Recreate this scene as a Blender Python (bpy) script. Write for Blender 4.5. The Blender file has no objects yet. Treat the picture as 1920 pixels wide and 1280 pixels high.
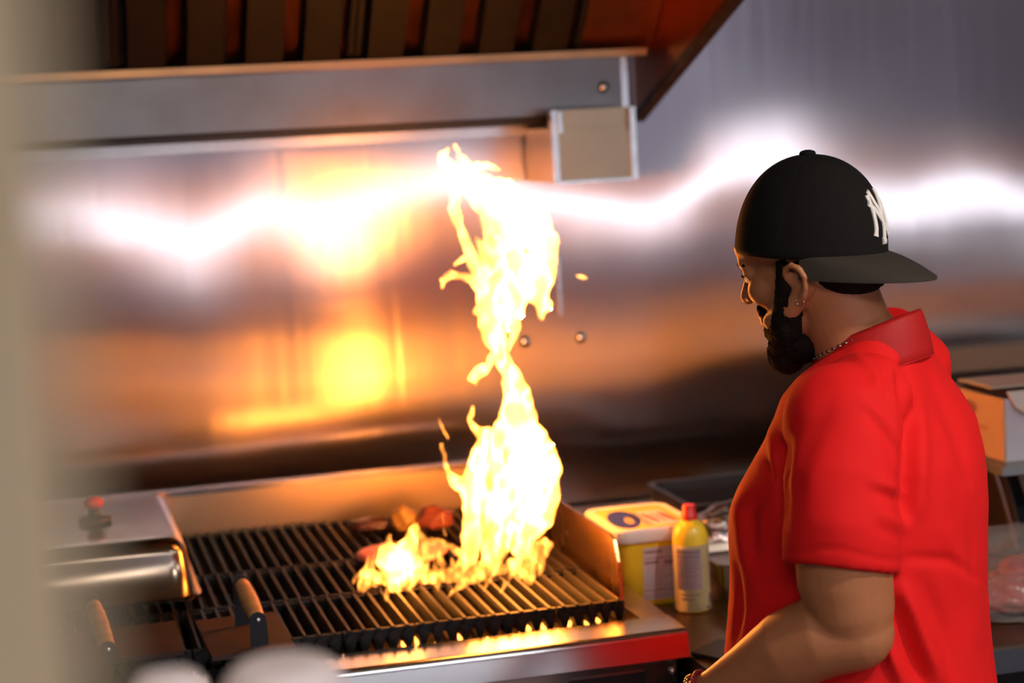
import bpy, bmesh, math, random
import numpy as np
from mathutils import Vector, Matrix, noise
random.seed(7)
C = bpy.context.scene.collection
SC = bpy.context.scene

# ------------------------------------------------------------------ camera
CX, CY = 960.0, 640.0
V1, V2, CAM_H = (15000.0, -500.0), (50.0, 280.0), 1.80      # vanishing points of the wall direction and of the depth direction
_a = np.array([V1[0]-CX, -(V1[1]-CY)]); _b = np.array([V2[0]-CX, -(V2[1]-CY)])
FPX = float(np.sqrt(-(_a @ _b)))
_X = np.array([_a[0], _a[1], -FPX]); _X /= np.linalg.norm(_X)
_Y = np.array([_b[0], _b[1], -FPX]); _Y /= np.linalg.norm(_Y)
CM = np.array([_X, _Y, np.cross(_X, _Y)])
CO = np.array([0, 0, CAM_H])
def _ray(px, py):
    d = CM @ np.array([px-CX, -(py-CY), -FPX]); return d/np.linalg.norm(d)
def at_y(px, py, y): d = _ray(px, py); return Vector(CO + d*(y-CO[1])/d[1])
def at_z(px, py, z): d = _ray(px, py); return Vector(CO + d*(z-CO[2])/d[2])

cd = bpy.data.cameras.new('camera'); cam = bpy.data.objects.new('camera', cd); C.objects.link(cam)
cam.matrix_world = Matrix.Translation(Vector(CO)) @ Matrix(CM.tolist()).to_4x4()
cd.sensor_width = 36; cd.lens = FPX/1920*36; cd.clip_start = .02; cd.clip_end = 100
cd.dof.use_dof = True; cd.dof.focus_distance = 2.62; cd.dof.aperture_fstop = 3.0
SC.camera = cam

# ------------------------------------------------------------------ world, lights, exposure
w = bpy.data.worlds.new('world'); SC.world = w; w.use_nodes = True
w.node_tree.nodes['Background'].inputs[0].default_value = (.55, .56, .6, 1)
w.node_tree.nodes['Background'].inputs[1].default_value = .15
SC.view_settings.view_transform = 'Standard'; SC.view_settings.look = 'None'
SC.view_settings.exposure = 0.0; SC.view_settings.gamma = 1; SC.view_settings.use_curve_mapping = False
SC.cycles.use_denoising = True
SC.cycles.max_bounces = 8; SC.cycles.glossy_bounces = 5; SC.cycles.caustics_reflective = True
SC.cycles.sample_clamp_indirect = 6

def lamp(name, kind, loc, energy, color, **k):
    l = bpy.data.lights.new(name, kind); l.energy = energy; l.color = color
    for a, v in k.items():
        if a != 'aim': setattr(l, a, v)
    o = bpy.data.objects.new(name, l); C.objects.link(o); o.location = loc
    if 'aim' in k: o.rotation_euler = (Vector(k['aim'])-Vector(loc)).to_track_quat('-Z', 'Y').to_euler()
    return o
# ceiling fixtures of the kitchen, then an added cook spot and an added back-wall lamp
lamp('overhead_lamp', 'AREA', (0.15, 0.35, 2.69), 15, (1, .95, .88), shape='RECTANGLE', size=1.2, size_y=.3, aim=(.9, 2.4, 1.0))
lamp('overhead_lamp', 'AREA', (3.3, 1.3, 2.69), 9, (1, .95, .9), shape='RECTANGLE', size=1.2, size_y=.3, aim=(2.4, 2.6, 0.8))
lamp('added_cook_spot', 'SPOT', (1.80, 1.10, 2.70), 90, (1, .93, .85), spot_size=math.radians(44), spot_blend=.7, shadow_soft_size=.07, aim=(1.22, 2.35, 1.15))  # added spot, brightens the cook alone and spares the grill
lamp('overhead_lamp', 'AREA', (2.2, -.55, 2.70), 100, (.84, .90, 1), shape='RECTANGLE', size=3.0, size_y=.3, aim=(2.2, -1.1, .6))  # added lamp, brightens the back wall that the steel mirrors

# ------------------------------------------------------------------ materials
MATS = {}
def mat(name, col=(.5, .5, .5), rough=.5, metal=0., **k):
    if name in MATS: return MATS[name]
    m = bpy.data.materials.new(name); m.use_nodes = True; nt = m.node_tree; b = nt.nodes['Principled BSDF']
    b.inputs['Base Color'].default_value = (*col, 1); b.inputs['Roughness'].default_value = rough; b.inputs['Metallic'].default_value = metal
    for a, v in k.get('inp', {}).items(): b.inputs[a].default_value = v
    tc = nt.nodes.new('ShaderNodeTexCoord'); mp = nt.nodes.new('ShaderNodeMapping'); nt.links.new(tc.outputs['Object'], mp.inputs[0])
    mp.inputs['Scale'].default_value = k.get('scale', (1, 1, 1))
    n = nt.nodes.new('ShaderNodeTexNoise'); nt.links.new(mp.outputs[0], n.inputs['Vector']); n.inputs['Scale'].default_value = k.get('ns', 20); n.inputs['Detail'].default_value = k.get('detail', 4)
    v = k.get('var', .12)
    if k.get('col2') is not None or v:
        r = nt.nodes.new('ShaderNodeMix'); r.data_type = 'RGBA'
        c2 = k.get('col2') or tuple(c*(1-v) for c in col)
        rr = nt.nodes.new('ShaderNodeMapRange'); rr.inputs[1].default_value = .35; rr.inputs[2].default_value = .65
        nt.links.new(n.outputs['Fac'], rr.inputs[0]); nt.links.new(rr.outputs[0], r.inputs[0])
        r.inputs[6].default_value = (*col, 1); r.inputs[7].default_value = (*c2, 1); nt.links.new(r.outputs[2], b.inputs['Base Color'])
    if k.get('bump'):
        n2 = nt.nodes.new('ShaderNodeTexNoise'); nt.links.new(mp.outputs[0], n2.inputs['Vector']); n2.inputs['Scale'].default_value = k.get('bs', 60)
        bp = nt.nodes.new('ShaderNodeBump'); bp.inputs['Strength'].default_value = k['bump']; bp.inputs['Distance'].default_value = k.get('bd', .002)
        nt.links.new(n2.outputs['Fac'], bp.inputs['Height']); nt.links.new(bp.outputs[0], b.inputs['Normal'])
    if k.get('rvar'):
        mr = nt.nodes.new('ShaderNodeMapRange'); mr.inputs[3].default_value = max(rough-k['rvar'], .02); mr.inputs[4].default_value = rough+k['rvar']
        nt.links.new(n.outputs['Fac'], mr.inputs[0]); nt.links.new(mr.outputs[0], b.inputs['Roughness'])
    MATS[name] = m; return m
def emis(name, col, s):
    if name in MATS: return MATS[name]
    m = bpy.data.materials.new(name); m.use_nodes = True; nt = m.node_tree; nt.nodes.clear()
    e = nt.nodes.new('ShaderNodeEmission'); o = nt.nodes.new('ShaderNodeOutputMaterial'); e.inputs[0].default_value = (*col, 1); e.inputs[1].default_value = s
    nt.links.new(e.outputs[0], o.inputs[0]); MATS[name] = m; return m

STEEL = mat('brushed_steel', (.62, .60, .58), .24, 1, ns=9, var=.10, rvar=.06, scale=(1, 1, 6), bump=.05, bs=90)
STEEL_DULL = mat('dull_steel', (.42, .40, .38), .38, 1, ns=12, var=.2, rvar=.08)
STEEL_HOOD = mat('hood_steel', (.22, .20, .19), .30, 1, ns=5, var=.22, rvar=.08, bump=.05, bs=12)
SOOT = mat('sooty_steel', (.10, .07, .055), .45, .8, ns=18, var=.5, rvar=.1)
IRON = mat('cast_iron', (.012, .008, .006), .5, .4, ns=60, var=.4, bump=.3, bs=200)
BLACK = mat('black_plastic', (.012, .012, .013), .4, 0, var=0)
WOOD = mat('varnished_wood', (.62, .30, .10), .38, 0, ns=12, var=.3, scale=(1, 8, 8), bump=.08)

# ------------------------------------------------------------------ helpers
def link(name, me, parent=None, m=None, smooth=False, angle=None):
    o = bpy.data.objects.new(name, me); C.objects.link(o)
    if parent is not None: o.parent = parent; o.matrix_parent_inverse = parent.matrix_world.inverted() if False else Matrix.Translation(-parent.location) @ Matrix.Identity(4) if parent.rotation_euler == Vector((0, 0, 0)) else parent.matrix_basis.inverted()
    if m:
        for q in (m if isinstance(m, (list, tuple)) else [m]): me.materials.append(q)
    if smooth:
        me.polygons.foreach_set('use_smooth', [True]*len(me.polygons))
    if angle: me.set_sharp_from_angle(angle=math.radians(angle))
    return o
def obj(name, bm, m, parent=None, smooth=False, bevel=0, seg=2, angle=None):
    if bevel:
        bmesh.ops.bevel(bm, geom=[e for e in bm.edges if e.is_manifold and e.calc_face_angle(0) > .5], offset=bevel, segments=seg, profile=.5, affect='EDGES', clamp_overlap=True)
    bmesh.ops.recalc_face_normals(bm, faces=bm.faces)
    me = bpy.data.meshes.new(name); bm.to_mesh(me); bm.free()
    return link(name, me, parent, m, smooth, angle)
def empty(name, loc=(0, 0, 0)):
    o = bpy.data.objects.new(name, None); C.objects.link(o); o.location = loc; o.empty_display_size = .05; return o
def tag(o, label=None, cat=None, group=None, kind=None):
    if label: o['label'] = label
    if cat: o['category'] = cat
    if group: o['group'] = group
    if kind: o['kind'] = kind
    return o
def BM(): return bmesh.new()
def add_box(bm, x0, x1, y0, y1, z0, z1):
    v = [bm.verts.new(p) for p in ((x0, y0, z0), (x1, y0, z0), (x1, y1, z0), (x0, y1, z0), (x0, y0, z1), (x1, y0, z1), (x1, y1, z1), (x0, y1, z1))]
    for f in ((0, 3, 2, 1), (4, 5, 6, 7), (0, 1, 5, 4), (1, 2, 6, 5), (2, 3, 7, 6), (3, 0, 4, 7)): bm.faces.new([v[i] for i in f])
    return bm
def box(*a): return add_box(BM(), *a)
def add_prism(bm, pts, off):
    """closed polygon pts (3D, planar) swept by the vector off"""
    off = Vector(off); a = [bm.verts.new(Vector(p)) for p in pts]; b = [bm.verts.new(Vector(p)+off) for p in pts]; n = len(pts)
    bm.faces.new(a); bm.faces.new(b[::-1])
    for i in range(n): bm.faces.new((a[i], b[i], b[(i+1) % n], a[(i+1) % n]))
    return bm
def add_rings(bm, rings, caps=True):
    R = [[bm.verts.new(p) for p in r] for r in rings]; n = len(R[0])
    for a, b in zip(R, R[1:]):
        for i in range(n): bm.faces.new((a[i], a[(i+1) % n], b[(i+1) % n], b[i]))
    if caps:
        bm.faces.new(R[0][::-1]); bm.faces.new(R[-1])
    return bm
def frame_of(d):
    d = d.normalized(); u = Vector((0, 0, 1)) if abs(d.z) < .9 else Vector((1, 0, 0))
    a = d.cross(u).normalized(); return a, a.cross(d).normalized()
def add_tube(bm, pts, rad, n=16, round_ends=True):
    """tube along pts with a radius per point (ends rounded)"""
    P = [Vector(p) for p in pts]; R = list(rad) if hasattr(rad, '__len__') else [rad]*len(P)
    if round_ends:
        d0 = (P[0]-P[1]).normalized(); d1 = (P[-1]-P[-2]).normalized()
        pre = [(P[0]+d0*R[0]*math.sin(t), R[0]*math.cos(t)) for t in (1.45, 1.1, .7, .35)]
        post = [(P[-1]+d1*R[-1]*math.sin(t), R[-1]*math.cos(t)) for t in (.35, .7, 1.1, 1.45)]
        P = [p for p, _ in pre]+P+[p for p, _ in post]; R = [r for _, r in pre]+R+[r for _, r in post]
    rings = []; a = None
    for i, p in enumerate(P):
        d = (P[min(i+1, len(P)-1)]-P[max(i-1, 0)]).normalized()
        if a is None: a, b = frame_of(d)
        else:
            a = (a-d*a.dot(d)).normalized(); b = a.cross(d)
        rings.append([p+(a*math.cos(2*math.pi*k/n)+b*math.sin(2*math.pi*k/n))*R[i] for k in range(n)])
    return add_rings(bm, rings)
def add_ell(bm, c, r, rot=None, sub=3):
    M = Matrix.Translation(Vector(c)) @ (rot.to_4x4() if rot else Matrix.Identity(4)) @ Matrix.Diagonal((*r, 1))
    bmesh.ops.create_icosphere(bm, subdivisions=sub, radius=1, matrix=M); return bm
def add_lathe(bm, prof, c, n=32):
    c = Vector(c)
    return add_rings(bm, [[c+Vector((r*math.cos(2*math.pi*k/n), r*math.sin(2*math.pi*k/n), z)) for k in range(n)] for r, z in prof])
def rrect(x0, x1, y0, y1, r, z, k=6):
    out = []
    for cx, cy, a in ((x1-r, y1-r, 0), (x0+r, y1-r, 90), (x0+r, y0+r, 180), (x1-r, y0+r, 270)):
        for i in range(k+1):
            t = math.radians(a+90*i/k); out.append(Vector((cx+r*math.cos(t), cy+r*math.sin(t), z)))
    return out
def remesh(bm, voxel, smooth=4, name='m'):
    me = bpy.data.meshes.new(name); bm.to_mesh(me); bm.free()
    o = bpy.data.objects.new('tmp', me); C.objects.link(o)
    r = o.modifiers.new('r', 'REMESH'); r.mode = 'VOXEL'; r.voxel_size = voxel; r.adaptivity = 0
    s = o.modifiers.new('s', 'SMOOTH'); s.factor = .6; s.iterations = smooth
    dg = bpy.context.evaluated_depsgraph_get(); dg.update()
    out = bpy.data.meshes.new_from_object(o.evaluated_get(dg)); bpy.data.objects.remove(o); out.name = name
    return out

WY = 4.20           # steel wall
GX = .945           # right end of the grate
Z_C = .90           # counter height
#@@SETTING@@
# ------------------------------------------------------------------ setting
ROOM = (-1.6, 6.2, -1.5, WY, 2.75)
def struct(name, bm, m, **k): o = obj(name, bm, m, **k); o['kind'] = 'structure'; return o
PAINT = mat('beige_paint', (.50, .355, .20), .7, 0, ns=3, var=.08)
struct('floor', box(-3.2, 6.2, -1.5, WY, -.05, 0), mat('quarry_tile', (.16, .07, .05), .45, 0, ns=4, var=.2, bump=.1))
struct('ceiling', box(-3.2, 6.2, -1.5, WY, 2.75, 2.8), mat('ceiling_panel', (.40, .40, .34), .8, 0, ns=4, var=.1))
struct('wall_left', box(-3.25, -3.2, -1.5, WY, 0, 2.75), mat('wall_tile_left', (.35, .32, .30), .5, 0, ns=3, var=.1))
struct('wall_right', box(6.2, 6.25, -1.5, WY, 0, 2.75), mat('wall_tile_right', (.35, .33, .32), .5, 0, ns=3, var=.1))
bm = box(-3.2, 6.2, -1.55, -1.5, 0, 1.29); add_box(bm, -3.2, 6.2, -1.55, -1.5, 1.45, 2.75); add_box(bm, -3.2, -3.1, -1.55, -1.5, 1.29, 1.45)
struct('wall_back', bm, mat('back_wall', (.28, .26, .32), .6, 0, ns=2, var=.15))
win = struct('window_1', box(-3.1, 6.2, -1.545, -1.53, 1.31, 1.43), emis('daylight_glass', (.86, .90, 1), 9))
bm = box(-3.1, 6.2, -1.5, -1.47, 1.28, 1.31); add_box(bm, -3.1, 6.2, -1.5, -1.47, 1.43, 1.46)
o = obj('window_frame', bm, STEEL_DULL, win)

# the steel wall: a wavy sheet, its tilt at band height follows the dents seen in the reflection
BAND = [(-60, 412), (60, 410), (150, 408), (230, 425), (300, 450), (370, 468), (420, 435), (480, 393), (540, 398), (600, 415), (660, 400), (740, 362), (830, 338),
        (900, 350), (1000, 375), (1080, 385), (1150, 395), (1210, 405), (1270, 382), (1330, 335), (1400, 305), (1460, 305), (1560, 350), (1640, 385), (1700, 395), (1750, 378), (1820, 350), (1870, 365), (1910, 385), (2000, 390)]
bpts = [at_y(x, y, WY) for x, y in BAND]
bx = np.array([p.x for p in bpts]); bz = np.array([p.z for p in bpts])
ZW = 1.37
nx, nz = 360, 220
xs = np.linspace(-3.2, 6.2, nx*2); zs = np.linspace(0, 2.75, nz)
zb = np.interp(xs, bx, bz)
ker = np.exp(-np.linspace(-2, 2, 9)**2); ker /= ker.sum()
zb = np.convolve(np.pad(zb, 4, mode='edge'), ker, mode='valid')
def dents(x, z):
    return (.0035*noise.noise(Vector((x*1.6, z*2.2, 0))) + .0012*noise.noise(Vector((x*4.5+3, z*2.5, 2)))
            + .0016*noise.noise(Vector((x*.7+5, z*7.5+.35*math.sin(x*1.3), 6)))*min(max((1.5-z)/.15, .25), 1))
th = (ZW-CAM_H-(zb-CAM_H)*(2*WY+1.5)/WY)/(2*(WY+1.5))
th = th-np.array([(dents(x, z+.02)-dents(x, z-.02))/.04 for x, z in zip(xs, zb)])   # keeps the tilt right at the height of the bright band
bm = BM(); G = []
for i, x in enumerate(xs):
    col = []
    for z in zs: col.append(bm.verts.new((x, WY+th[i]*.30*math.tanh((z-1.63)/.30)+dents(x, z), z)))
    G.append(col)
for i in range(len(xs)-1):
    for j in range(nz-1): bm.faces.new((G[i][j], G[i+1][j], G[i+1][j+1], G[i][j+1]))
def two_lobe(nt, b, frac, rough):
    o = nt.nodes['Material Output']; m2 = nt.nodes.new('ShaderNodeMixShader'); g = nt.nodes.new('ShaderNodeBsdfAnisotropic')
    g.inputs['Color'].default_value = b.inputs['Base Color'].default_value; g.inputs['Roughness'].default_value = rough; g.inputs['Anisotropy'].default_value = .84
    tv = nt.nodes.new('ShaderNodeCombineXYZ'); tv.inputs[2].default_value = 1; nt.links.new(tv.outputs[0], g.inputs['Tangent']); m2.inputs[0].default_value = frac
    nt.links.new(b.outputs[0], m2.inputs[1]); nt.links.new(g.outputs[0], m2.inputs[2]); nt.links.new(m2.outputs[0], o.inputs[0]); return g
WSTEEL = bpy.data.materials.new('wall_steel'); WSTEEL.use_nodes = True
nt = WSTEEL.node_tree; b = nt.nodes['Principled BSDF']; b.inputs['Metallic'].default_value = 1
b.inputs['Base Color'].default_value = (.58, .53, .54, 1); b.inputs['Roughness'].default_value = .22
tc = nt.nodes.new('ShaderNodeTexCoord'); mp = nt.nodes.new('ShaderNodeMapping'); mp.inputs['Scale'].default_value = (3, 1, .8)
n = nt.nodes.new('ShaderNodeTexNoise'); n.inputs['Scale'].default_value = 2.2; n.inputs['Detail'].default_value = 5
nt.links.new(tc.outputs['Object'], mp.inputs[0]); nt.links.new(mp.outputs[0], n.inputs['Vector'])
mr = nt.nodes.new('ShaderNodeMapRange'); mr.inputs[3].default_value = .15; mr.inputs[4].default_value = .20
nt.links.new(n.outputs['Fac'], mr.inputs[0]); nt.links.new(mr.outputs[0], b.inputs['Roughness'])
mp2 = nt.nodes.new('ShaderNodeMapping'); mp2.inputs['Scale'].default_value = (26, 1, 1.2); nt.links.new(tc.outputs['Object'], mp2.inputs[0])
n2 = nt.nodes.new('ShaderNodeTexNoise'); n2.inputs['Scale'].default_value = 1; n2.inputs['Detail'].default_value = 3; nt.links.new(mp2.outputs[0], n2.inputs['Vector'])
bp = nt.nodes.new('ShaderNodeBump'); bp.inputs['Strength'].default_value = 1; bp.inputs['Distance'].default_value = .0009
nt.links.new(n2.outputs['Fac'], bp.inputs['Height']); nt.links.new(bp.outputs[0], b.inputs['Normal'])
b.inputs['Anisotropic'].default_value = .88; tz = nt.nodes.new('ShaderNodeCombineXYZ'); tz.inputs[0].default_value = 1; nt.links.new(tz.outputs[0], b.inputs['Tangent'])
g2 = two_lobe(nt, b, .42, .32); nt.links.new(bp.outputs[0], g2.inputs['Normal'])
wf = struct('wall_front', bm, WSTEEL, smooth=True)
for px, py in ((1088, 632), (983, 640)):
    p = at_y(px, py, WY); bm = BM(); add_ell(bm, (p.x, WY-.004, p.z), (.014, .010, .014)); o = obj('wall_rivet', bm, mat('rivet_steel', (.8, .8, .8), .1, 1, var=0), wf, smooth=True)
p0 = at_y(1045, 480, WY); p1 = at_y(1045, 660, WY)
obj('wall_seam', box(p0.x-.004, p0.x+.004, WY-.007, WY-.002, at_y(1045, 590, WY).z, p0.z), STEEL, wf, bevel=.001)

# painted door jamb close to the lens, at the left of the opening the kitchen is seen through
struct('door_1', box(-.30, .0035, .27, .40, 0, 2.75), PAINT, bevel=.004)
#@@HOOD@@
# ------------------------------------------------------------------ exhaust hood
hood = tag(empty('exhaust_hood', (0, WY, 1.8)), 'large stainless exhaust hood with dark baffle filters above the flaming grill', 'exhaust hood')
HX0, HX1, HY = -1.2, 1.375, 4.02
# back channel (front face), with end post
zt, zb_ = 1.940, 1.815
obj('grease_trough', box(HX0, 1.305, HY, HY+.14, zb_, zt), STEEL_HOOD, hood, bevel=.003)
obj('trough_shadow_strip', box(HX0, 1.28, HY+.05, HY+.13, 1.796, 1.8145), BLACK, hood)  # black strip added as the dark shadow line below the trough
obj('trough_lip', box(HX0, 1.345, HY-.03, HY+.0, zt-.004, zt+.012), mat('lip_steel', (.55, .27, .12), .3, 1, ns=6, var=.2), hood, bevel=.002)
obj('end_post', box(1.290, 1.306, HY-.006, HY-.0005, zb_, zt-.005), STEEL, hood, bevel=.002)
bm = BM(); add_ell(bm, (at_y(1131, 163, HY).x, HY-.003, at_y(1131, 163, HY).z), (.013, .009, .013)); obj('drain_plug', bm, STEEL, hood, smooth=True)
# side panel, its lower edge rising towards the room
SX = 1.375
pts = [(SX, WY-.02, 1.80), (SX, 3.32, 2.10), (SX, 3.0, 2.30), (SX, 3.0, 2.74), (SX, WY-.02, 2.74)]
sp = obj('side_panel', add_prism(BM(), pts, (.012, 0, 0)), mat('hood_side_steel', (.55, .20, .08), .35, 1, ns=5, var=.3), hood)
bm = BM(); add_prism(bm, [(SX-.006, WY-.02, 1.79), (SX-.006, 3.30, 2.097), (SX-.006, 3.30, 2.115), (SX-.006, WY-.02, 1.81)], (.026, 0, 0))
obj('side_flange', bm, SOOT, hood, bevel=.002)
obj('back_panel', box(HX0, SX, WY-.06, WY-.045, zt, 2.74), SOOT, hood)
obj('front_panel', box(HX0, SX, 2.98, 3.0, 2.28, 2.74), STEEL_HOOD, hood)
# baffle filters on a slope
fr = Vector((0, -.64, .70)).normalized()
nrm = Vector((0, -fr.z, fr.y))*1.0      # points down towards the room
nrm = Vector((0, -fr.z, fr.y))
if nrm.z > 0: nrm = -nrm
def sp_(x, t, n): return Vector((x, HY+.03, zt+.015)) + fr*t + nrm*n
BAF = mat('baffle_steel', (.006, .004, .003), .6, .3, ns=14, var=.5, rvar=.1)
fw = .50
k = 0
x = 1.19
filters = []
while x > HX0+.05:
    x0 = x-fw
    f = BM()
    for a, b_ in ((x0, x0+.012), (x-.012, x)):
        add_prism(f, [sp_(a, .05, 0), sp_(a, .8, 0), sp_(a, .8, .045), sp_(a, .05, .045)], (b_-a, 0, 0))
    add_prism(f, [sp_(x0, 0, 0), sp_(x0, .012, 0), sp_(x0, .012, .02), sp_(x0, 0, .02)], (fw, 0, 0))
    add_prism(f, [sp_(x0, .4, .0), sp_(x0, .41, 0), sp_(x0, .41, .02), sp_(x0, .4, .02)], (fw, 0, 0))
    fo = obj('baffle_filter', f, BAF, hood)
    s = BM(); s2 = BM(); q = x0+.03
    while q < x-.04:
        add_prism(s, [sp_(q, .012, .040), sp_(q+.076, .012, .040), sp_(q+.082, .012, .015), sp_(q+.078, .012, .015), sp_(q+.073, .012, .036), sp_(q+.003, .012, .036), sp_(q-.002, .012, .015), sp_(q-.006, .012, .015)], fr*.78)
        add_prism(s2, [sp_(q+.050, .012, .001), sp_(q+.125, .012, .001), sp_(q+.125, .012, .005), sp_(q+.050, .012, .005)], fr*.78)
        q += .122
    obj('baffle_slats', s, BAF, fo); obj('rear_slats', s2, mat('baffle_firelit', (.11, .035, .015), .4, .9, ns=9, var=.5), fo)  # rear slats in a browner steel, firelight put into the colour
    filters.append(fo); x = x0-.004
# plain bright panel between the last filter and the side
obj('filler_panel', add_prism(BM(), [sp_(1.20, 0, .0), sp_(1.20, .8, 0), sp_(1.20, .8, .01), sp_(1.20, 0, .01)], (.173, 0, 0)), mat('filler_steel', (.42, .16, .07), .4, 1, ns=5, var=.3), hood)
# wall strip (pipe cover) under the hood and the control box
p = at_y(1020, 240, WY-.02)
strip = tag(obj('pipe_cover', box(-1.2, p.x-.005, WY-.045, WY-.004, p.z-.013, p.z+.014), mat('strip_steel', (.6, .56, .53), .25, 1, ns=5, var=.1), bevel=.004), 'long thin steel strip on the wall just under the hood', 'pipe cover')
b0, b1 = at_y(1036, 207, 3.94), at_y(1190, 335, 3.94)
bxo = tag(empty('junction_box', ((b0.x+b1.x)/2, 4.05, b1.z)), 'square tan metal box hanging at the corner of the hood trough', 'junction box')
obj('box_body', box(b0.x, b1.x, 3.94, 4.18, b1.z, 1.786), mat('box_steel', (.42, .32, .21), .34, 1, ns=6, var=.12), bxo, bevel=.003)
obj('box_cover', box(b0.x, b1.x, 3.94, 3.985, 1.7865, b0.z), mat('box_steel'), bxo, bevel=.002)
bm = BM()
for xx in (b0.x-.006, b1.x-.008): add_box(bm, xx, xx+.014, 3.932, 3.9395, b1.z-.001, b0.z)
add_box(bm, b0.x+.0081, b1.x-.0081, 3.934, 3.9395, b1.z-.002, b1.z+.004)
obj('box_rim', bm, STEEL, bxo, bevel=.001)
for xx in (b0.x+.011, b1.x-.005):
    obj('latch', box(xx-.005, xx+.005, 3.924, 3.9319, b0.z-.05, b0.z-.004), STEEL, bxo, bevel=.002)
#@@COUNTER@@
# ------------------------------------------------------------------ counter
ct = tag(empty('work_counter', (2.8, 3.4, 0)), 'long steel work counter running along the wall under grill and containers', 'counter')
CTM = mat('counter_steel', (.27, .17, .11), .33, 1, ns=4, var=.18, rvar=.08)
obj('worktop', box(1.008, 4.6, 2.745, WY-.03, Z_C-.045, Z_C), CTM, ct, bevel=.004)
obj('cabinet', box(1.012, 4.6, 2.83, WY-.05, .10, Z_C-.0455), mat('cabinet_dark', (.02, .018, .018), .5, .6, var=.2), ct)
obj('plinth', box(1.012, 4.6, 2.90, WY-.05, 0, .0995), BLACK, ct)
obj('edge_band', box(1.008, 4.6, 2.736, 2.7449, Z_C-.045, Z_C-.006), mat('edge_steel', (.12, .125, .14), .4, .8, var=.1), ct, bevel=.002)

# ------------------------------------------------------------------ charbroiler
gr = tag(empty('charbroiler', (.0, 3.45, 0)), 'wide stainless charbroiler with V-shaped grates and a fire on it', 'grill')
GX0, GX1, GY0, GY1, GZ = -1.0, 1.003, 2.896, 3.99, .95
GST = mat('grill_steel', (.66, .62, .58), .20, 1, ns=5, var=.10, rvar=.05)
# ledge: rounded front apron
bm = BM(); prof = [(2.99, GZ), (2.93, GZ)]
for i in range(7):
    t = math.radians(90+90*i/6); prof.append((2.904+.012*math.cos(t)+.0, GZ-.012+.012*math.sin(t)))
prof += [(2.8865, GZ-.046), (2.894, GZ-.050), (2.990, GZ-.050)]
add_prism(bm, [(GX0, y, z) for y, z in prof], (GX1-GX0, 0, 0))
obj('front_ledge', bm, GST, gr, bevel=.003)
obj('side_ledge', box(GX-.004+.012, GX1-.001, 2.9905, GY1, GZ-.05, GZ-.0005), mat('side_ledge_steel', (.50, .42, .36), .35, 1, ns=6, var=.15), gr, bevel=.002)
obj('body_panel', box(GX0, GX1-.015, 2.915, 2.955, .22, GZ-.0505), GST, gr)
obj('side_body', box(GX1-.030, GX1-.015, 2.9555, GY1, .22, GZ-.0505), GST, gr)
for lx in (GX0+.05, GX1-.06):
    for ly in (2.96, 3.93): obj('leg', box(lx-.02, lx+.02, ly-.02, ly+.02, 0, .2195), STEEL_DULL, gr)
obj('base_pan', box(GX0, GX1-.031, 2.956, GY1, .22, .24), SOOT, gr)
obj('fire_box', box(GX0, GX1-.03, 2.956, GY1-.005, Z_C+.001, Z_C+.012), SOOT, gr)
obj('inner_front', box(GX0, GX+.002, 2.991, 2.999, Z_C+.0125, GZ-.004), SOOT, gr)
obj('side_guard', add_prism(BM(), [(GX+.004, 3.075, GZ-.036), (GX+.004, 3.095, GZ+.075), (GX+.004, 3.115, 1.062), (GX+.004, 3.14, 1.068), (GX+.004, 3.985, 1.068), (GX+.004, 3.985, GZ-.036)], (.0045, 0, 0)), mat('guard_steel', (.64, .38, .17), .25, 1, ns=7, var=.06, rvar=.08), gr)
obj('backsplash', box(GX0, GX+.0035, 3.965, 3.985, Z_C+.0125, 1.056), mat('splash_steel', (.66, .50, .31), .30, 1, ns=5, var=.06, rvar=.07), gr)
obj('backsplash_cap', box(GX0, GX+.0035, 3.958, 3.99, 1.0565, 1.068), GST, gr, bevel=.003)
# controls below the ledge
p = at_y(1180, 1270, 2.914)
obj('control_panel', box(.80, .93, 2.909, 2.9145, Z_C-.14, GZ-.068), BLACK, gr, bevel=.002)
bm = BM(); q = at_y(1262, 1258, 2.912); add_ell(bm, (q.x, 2.912, q.z), (.006, .004, .006)); obj('screw', bm, STEEL, gr, smooth=True)
# grates: castings of V bars, three rows deep
rows = [(3.034, 3.29), (3.296, 3.55), (3.556, 3.945)]
bars = 5; pitch = .0245
x = GX-.004
first = {}
ri = 0
while x > GX0+.14:
    x0 = x-bars*pitch
    for r, (ya, yb) in enumerate(rows):
        g = BM()
        for i in range(bars):
            c = x0+(i+.5)*pitch+(.004 if r == 1 else 0); h = .9755+.0
            # V-shaped bar: thin ridge on top widening downward, pointed underside
            sec = [(-.0022, 0), (.0022, 0), (.0095, -.020), (.0035, -.040), (-.0035, -.040), (-.0095, -.020)]
            add_prism(g, [(c+a, ya, h+b_) for a, b_ in sec], (0, yb-ya, 0))
            add_prism(g, [(c-.0095, ya-.004, h-.012), (c+.0035, ya-.004, h-.004), (c+.0055, ya-.004, h-.020), (c, ya-.004, h-.030)], (0, .0039, 0)) if r == 0 else None
        add_box(g, x0+.001, x-.001, ya+.004, ya+.011, .9755-.020, .9755-.003)
        add_box(g, x0+.001, x-.001, yb-.010, yb-.004, .9755-.020, .9755-.004)
        obj('grate', g, IRON, gr)
    x = x0-.0015
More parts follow.
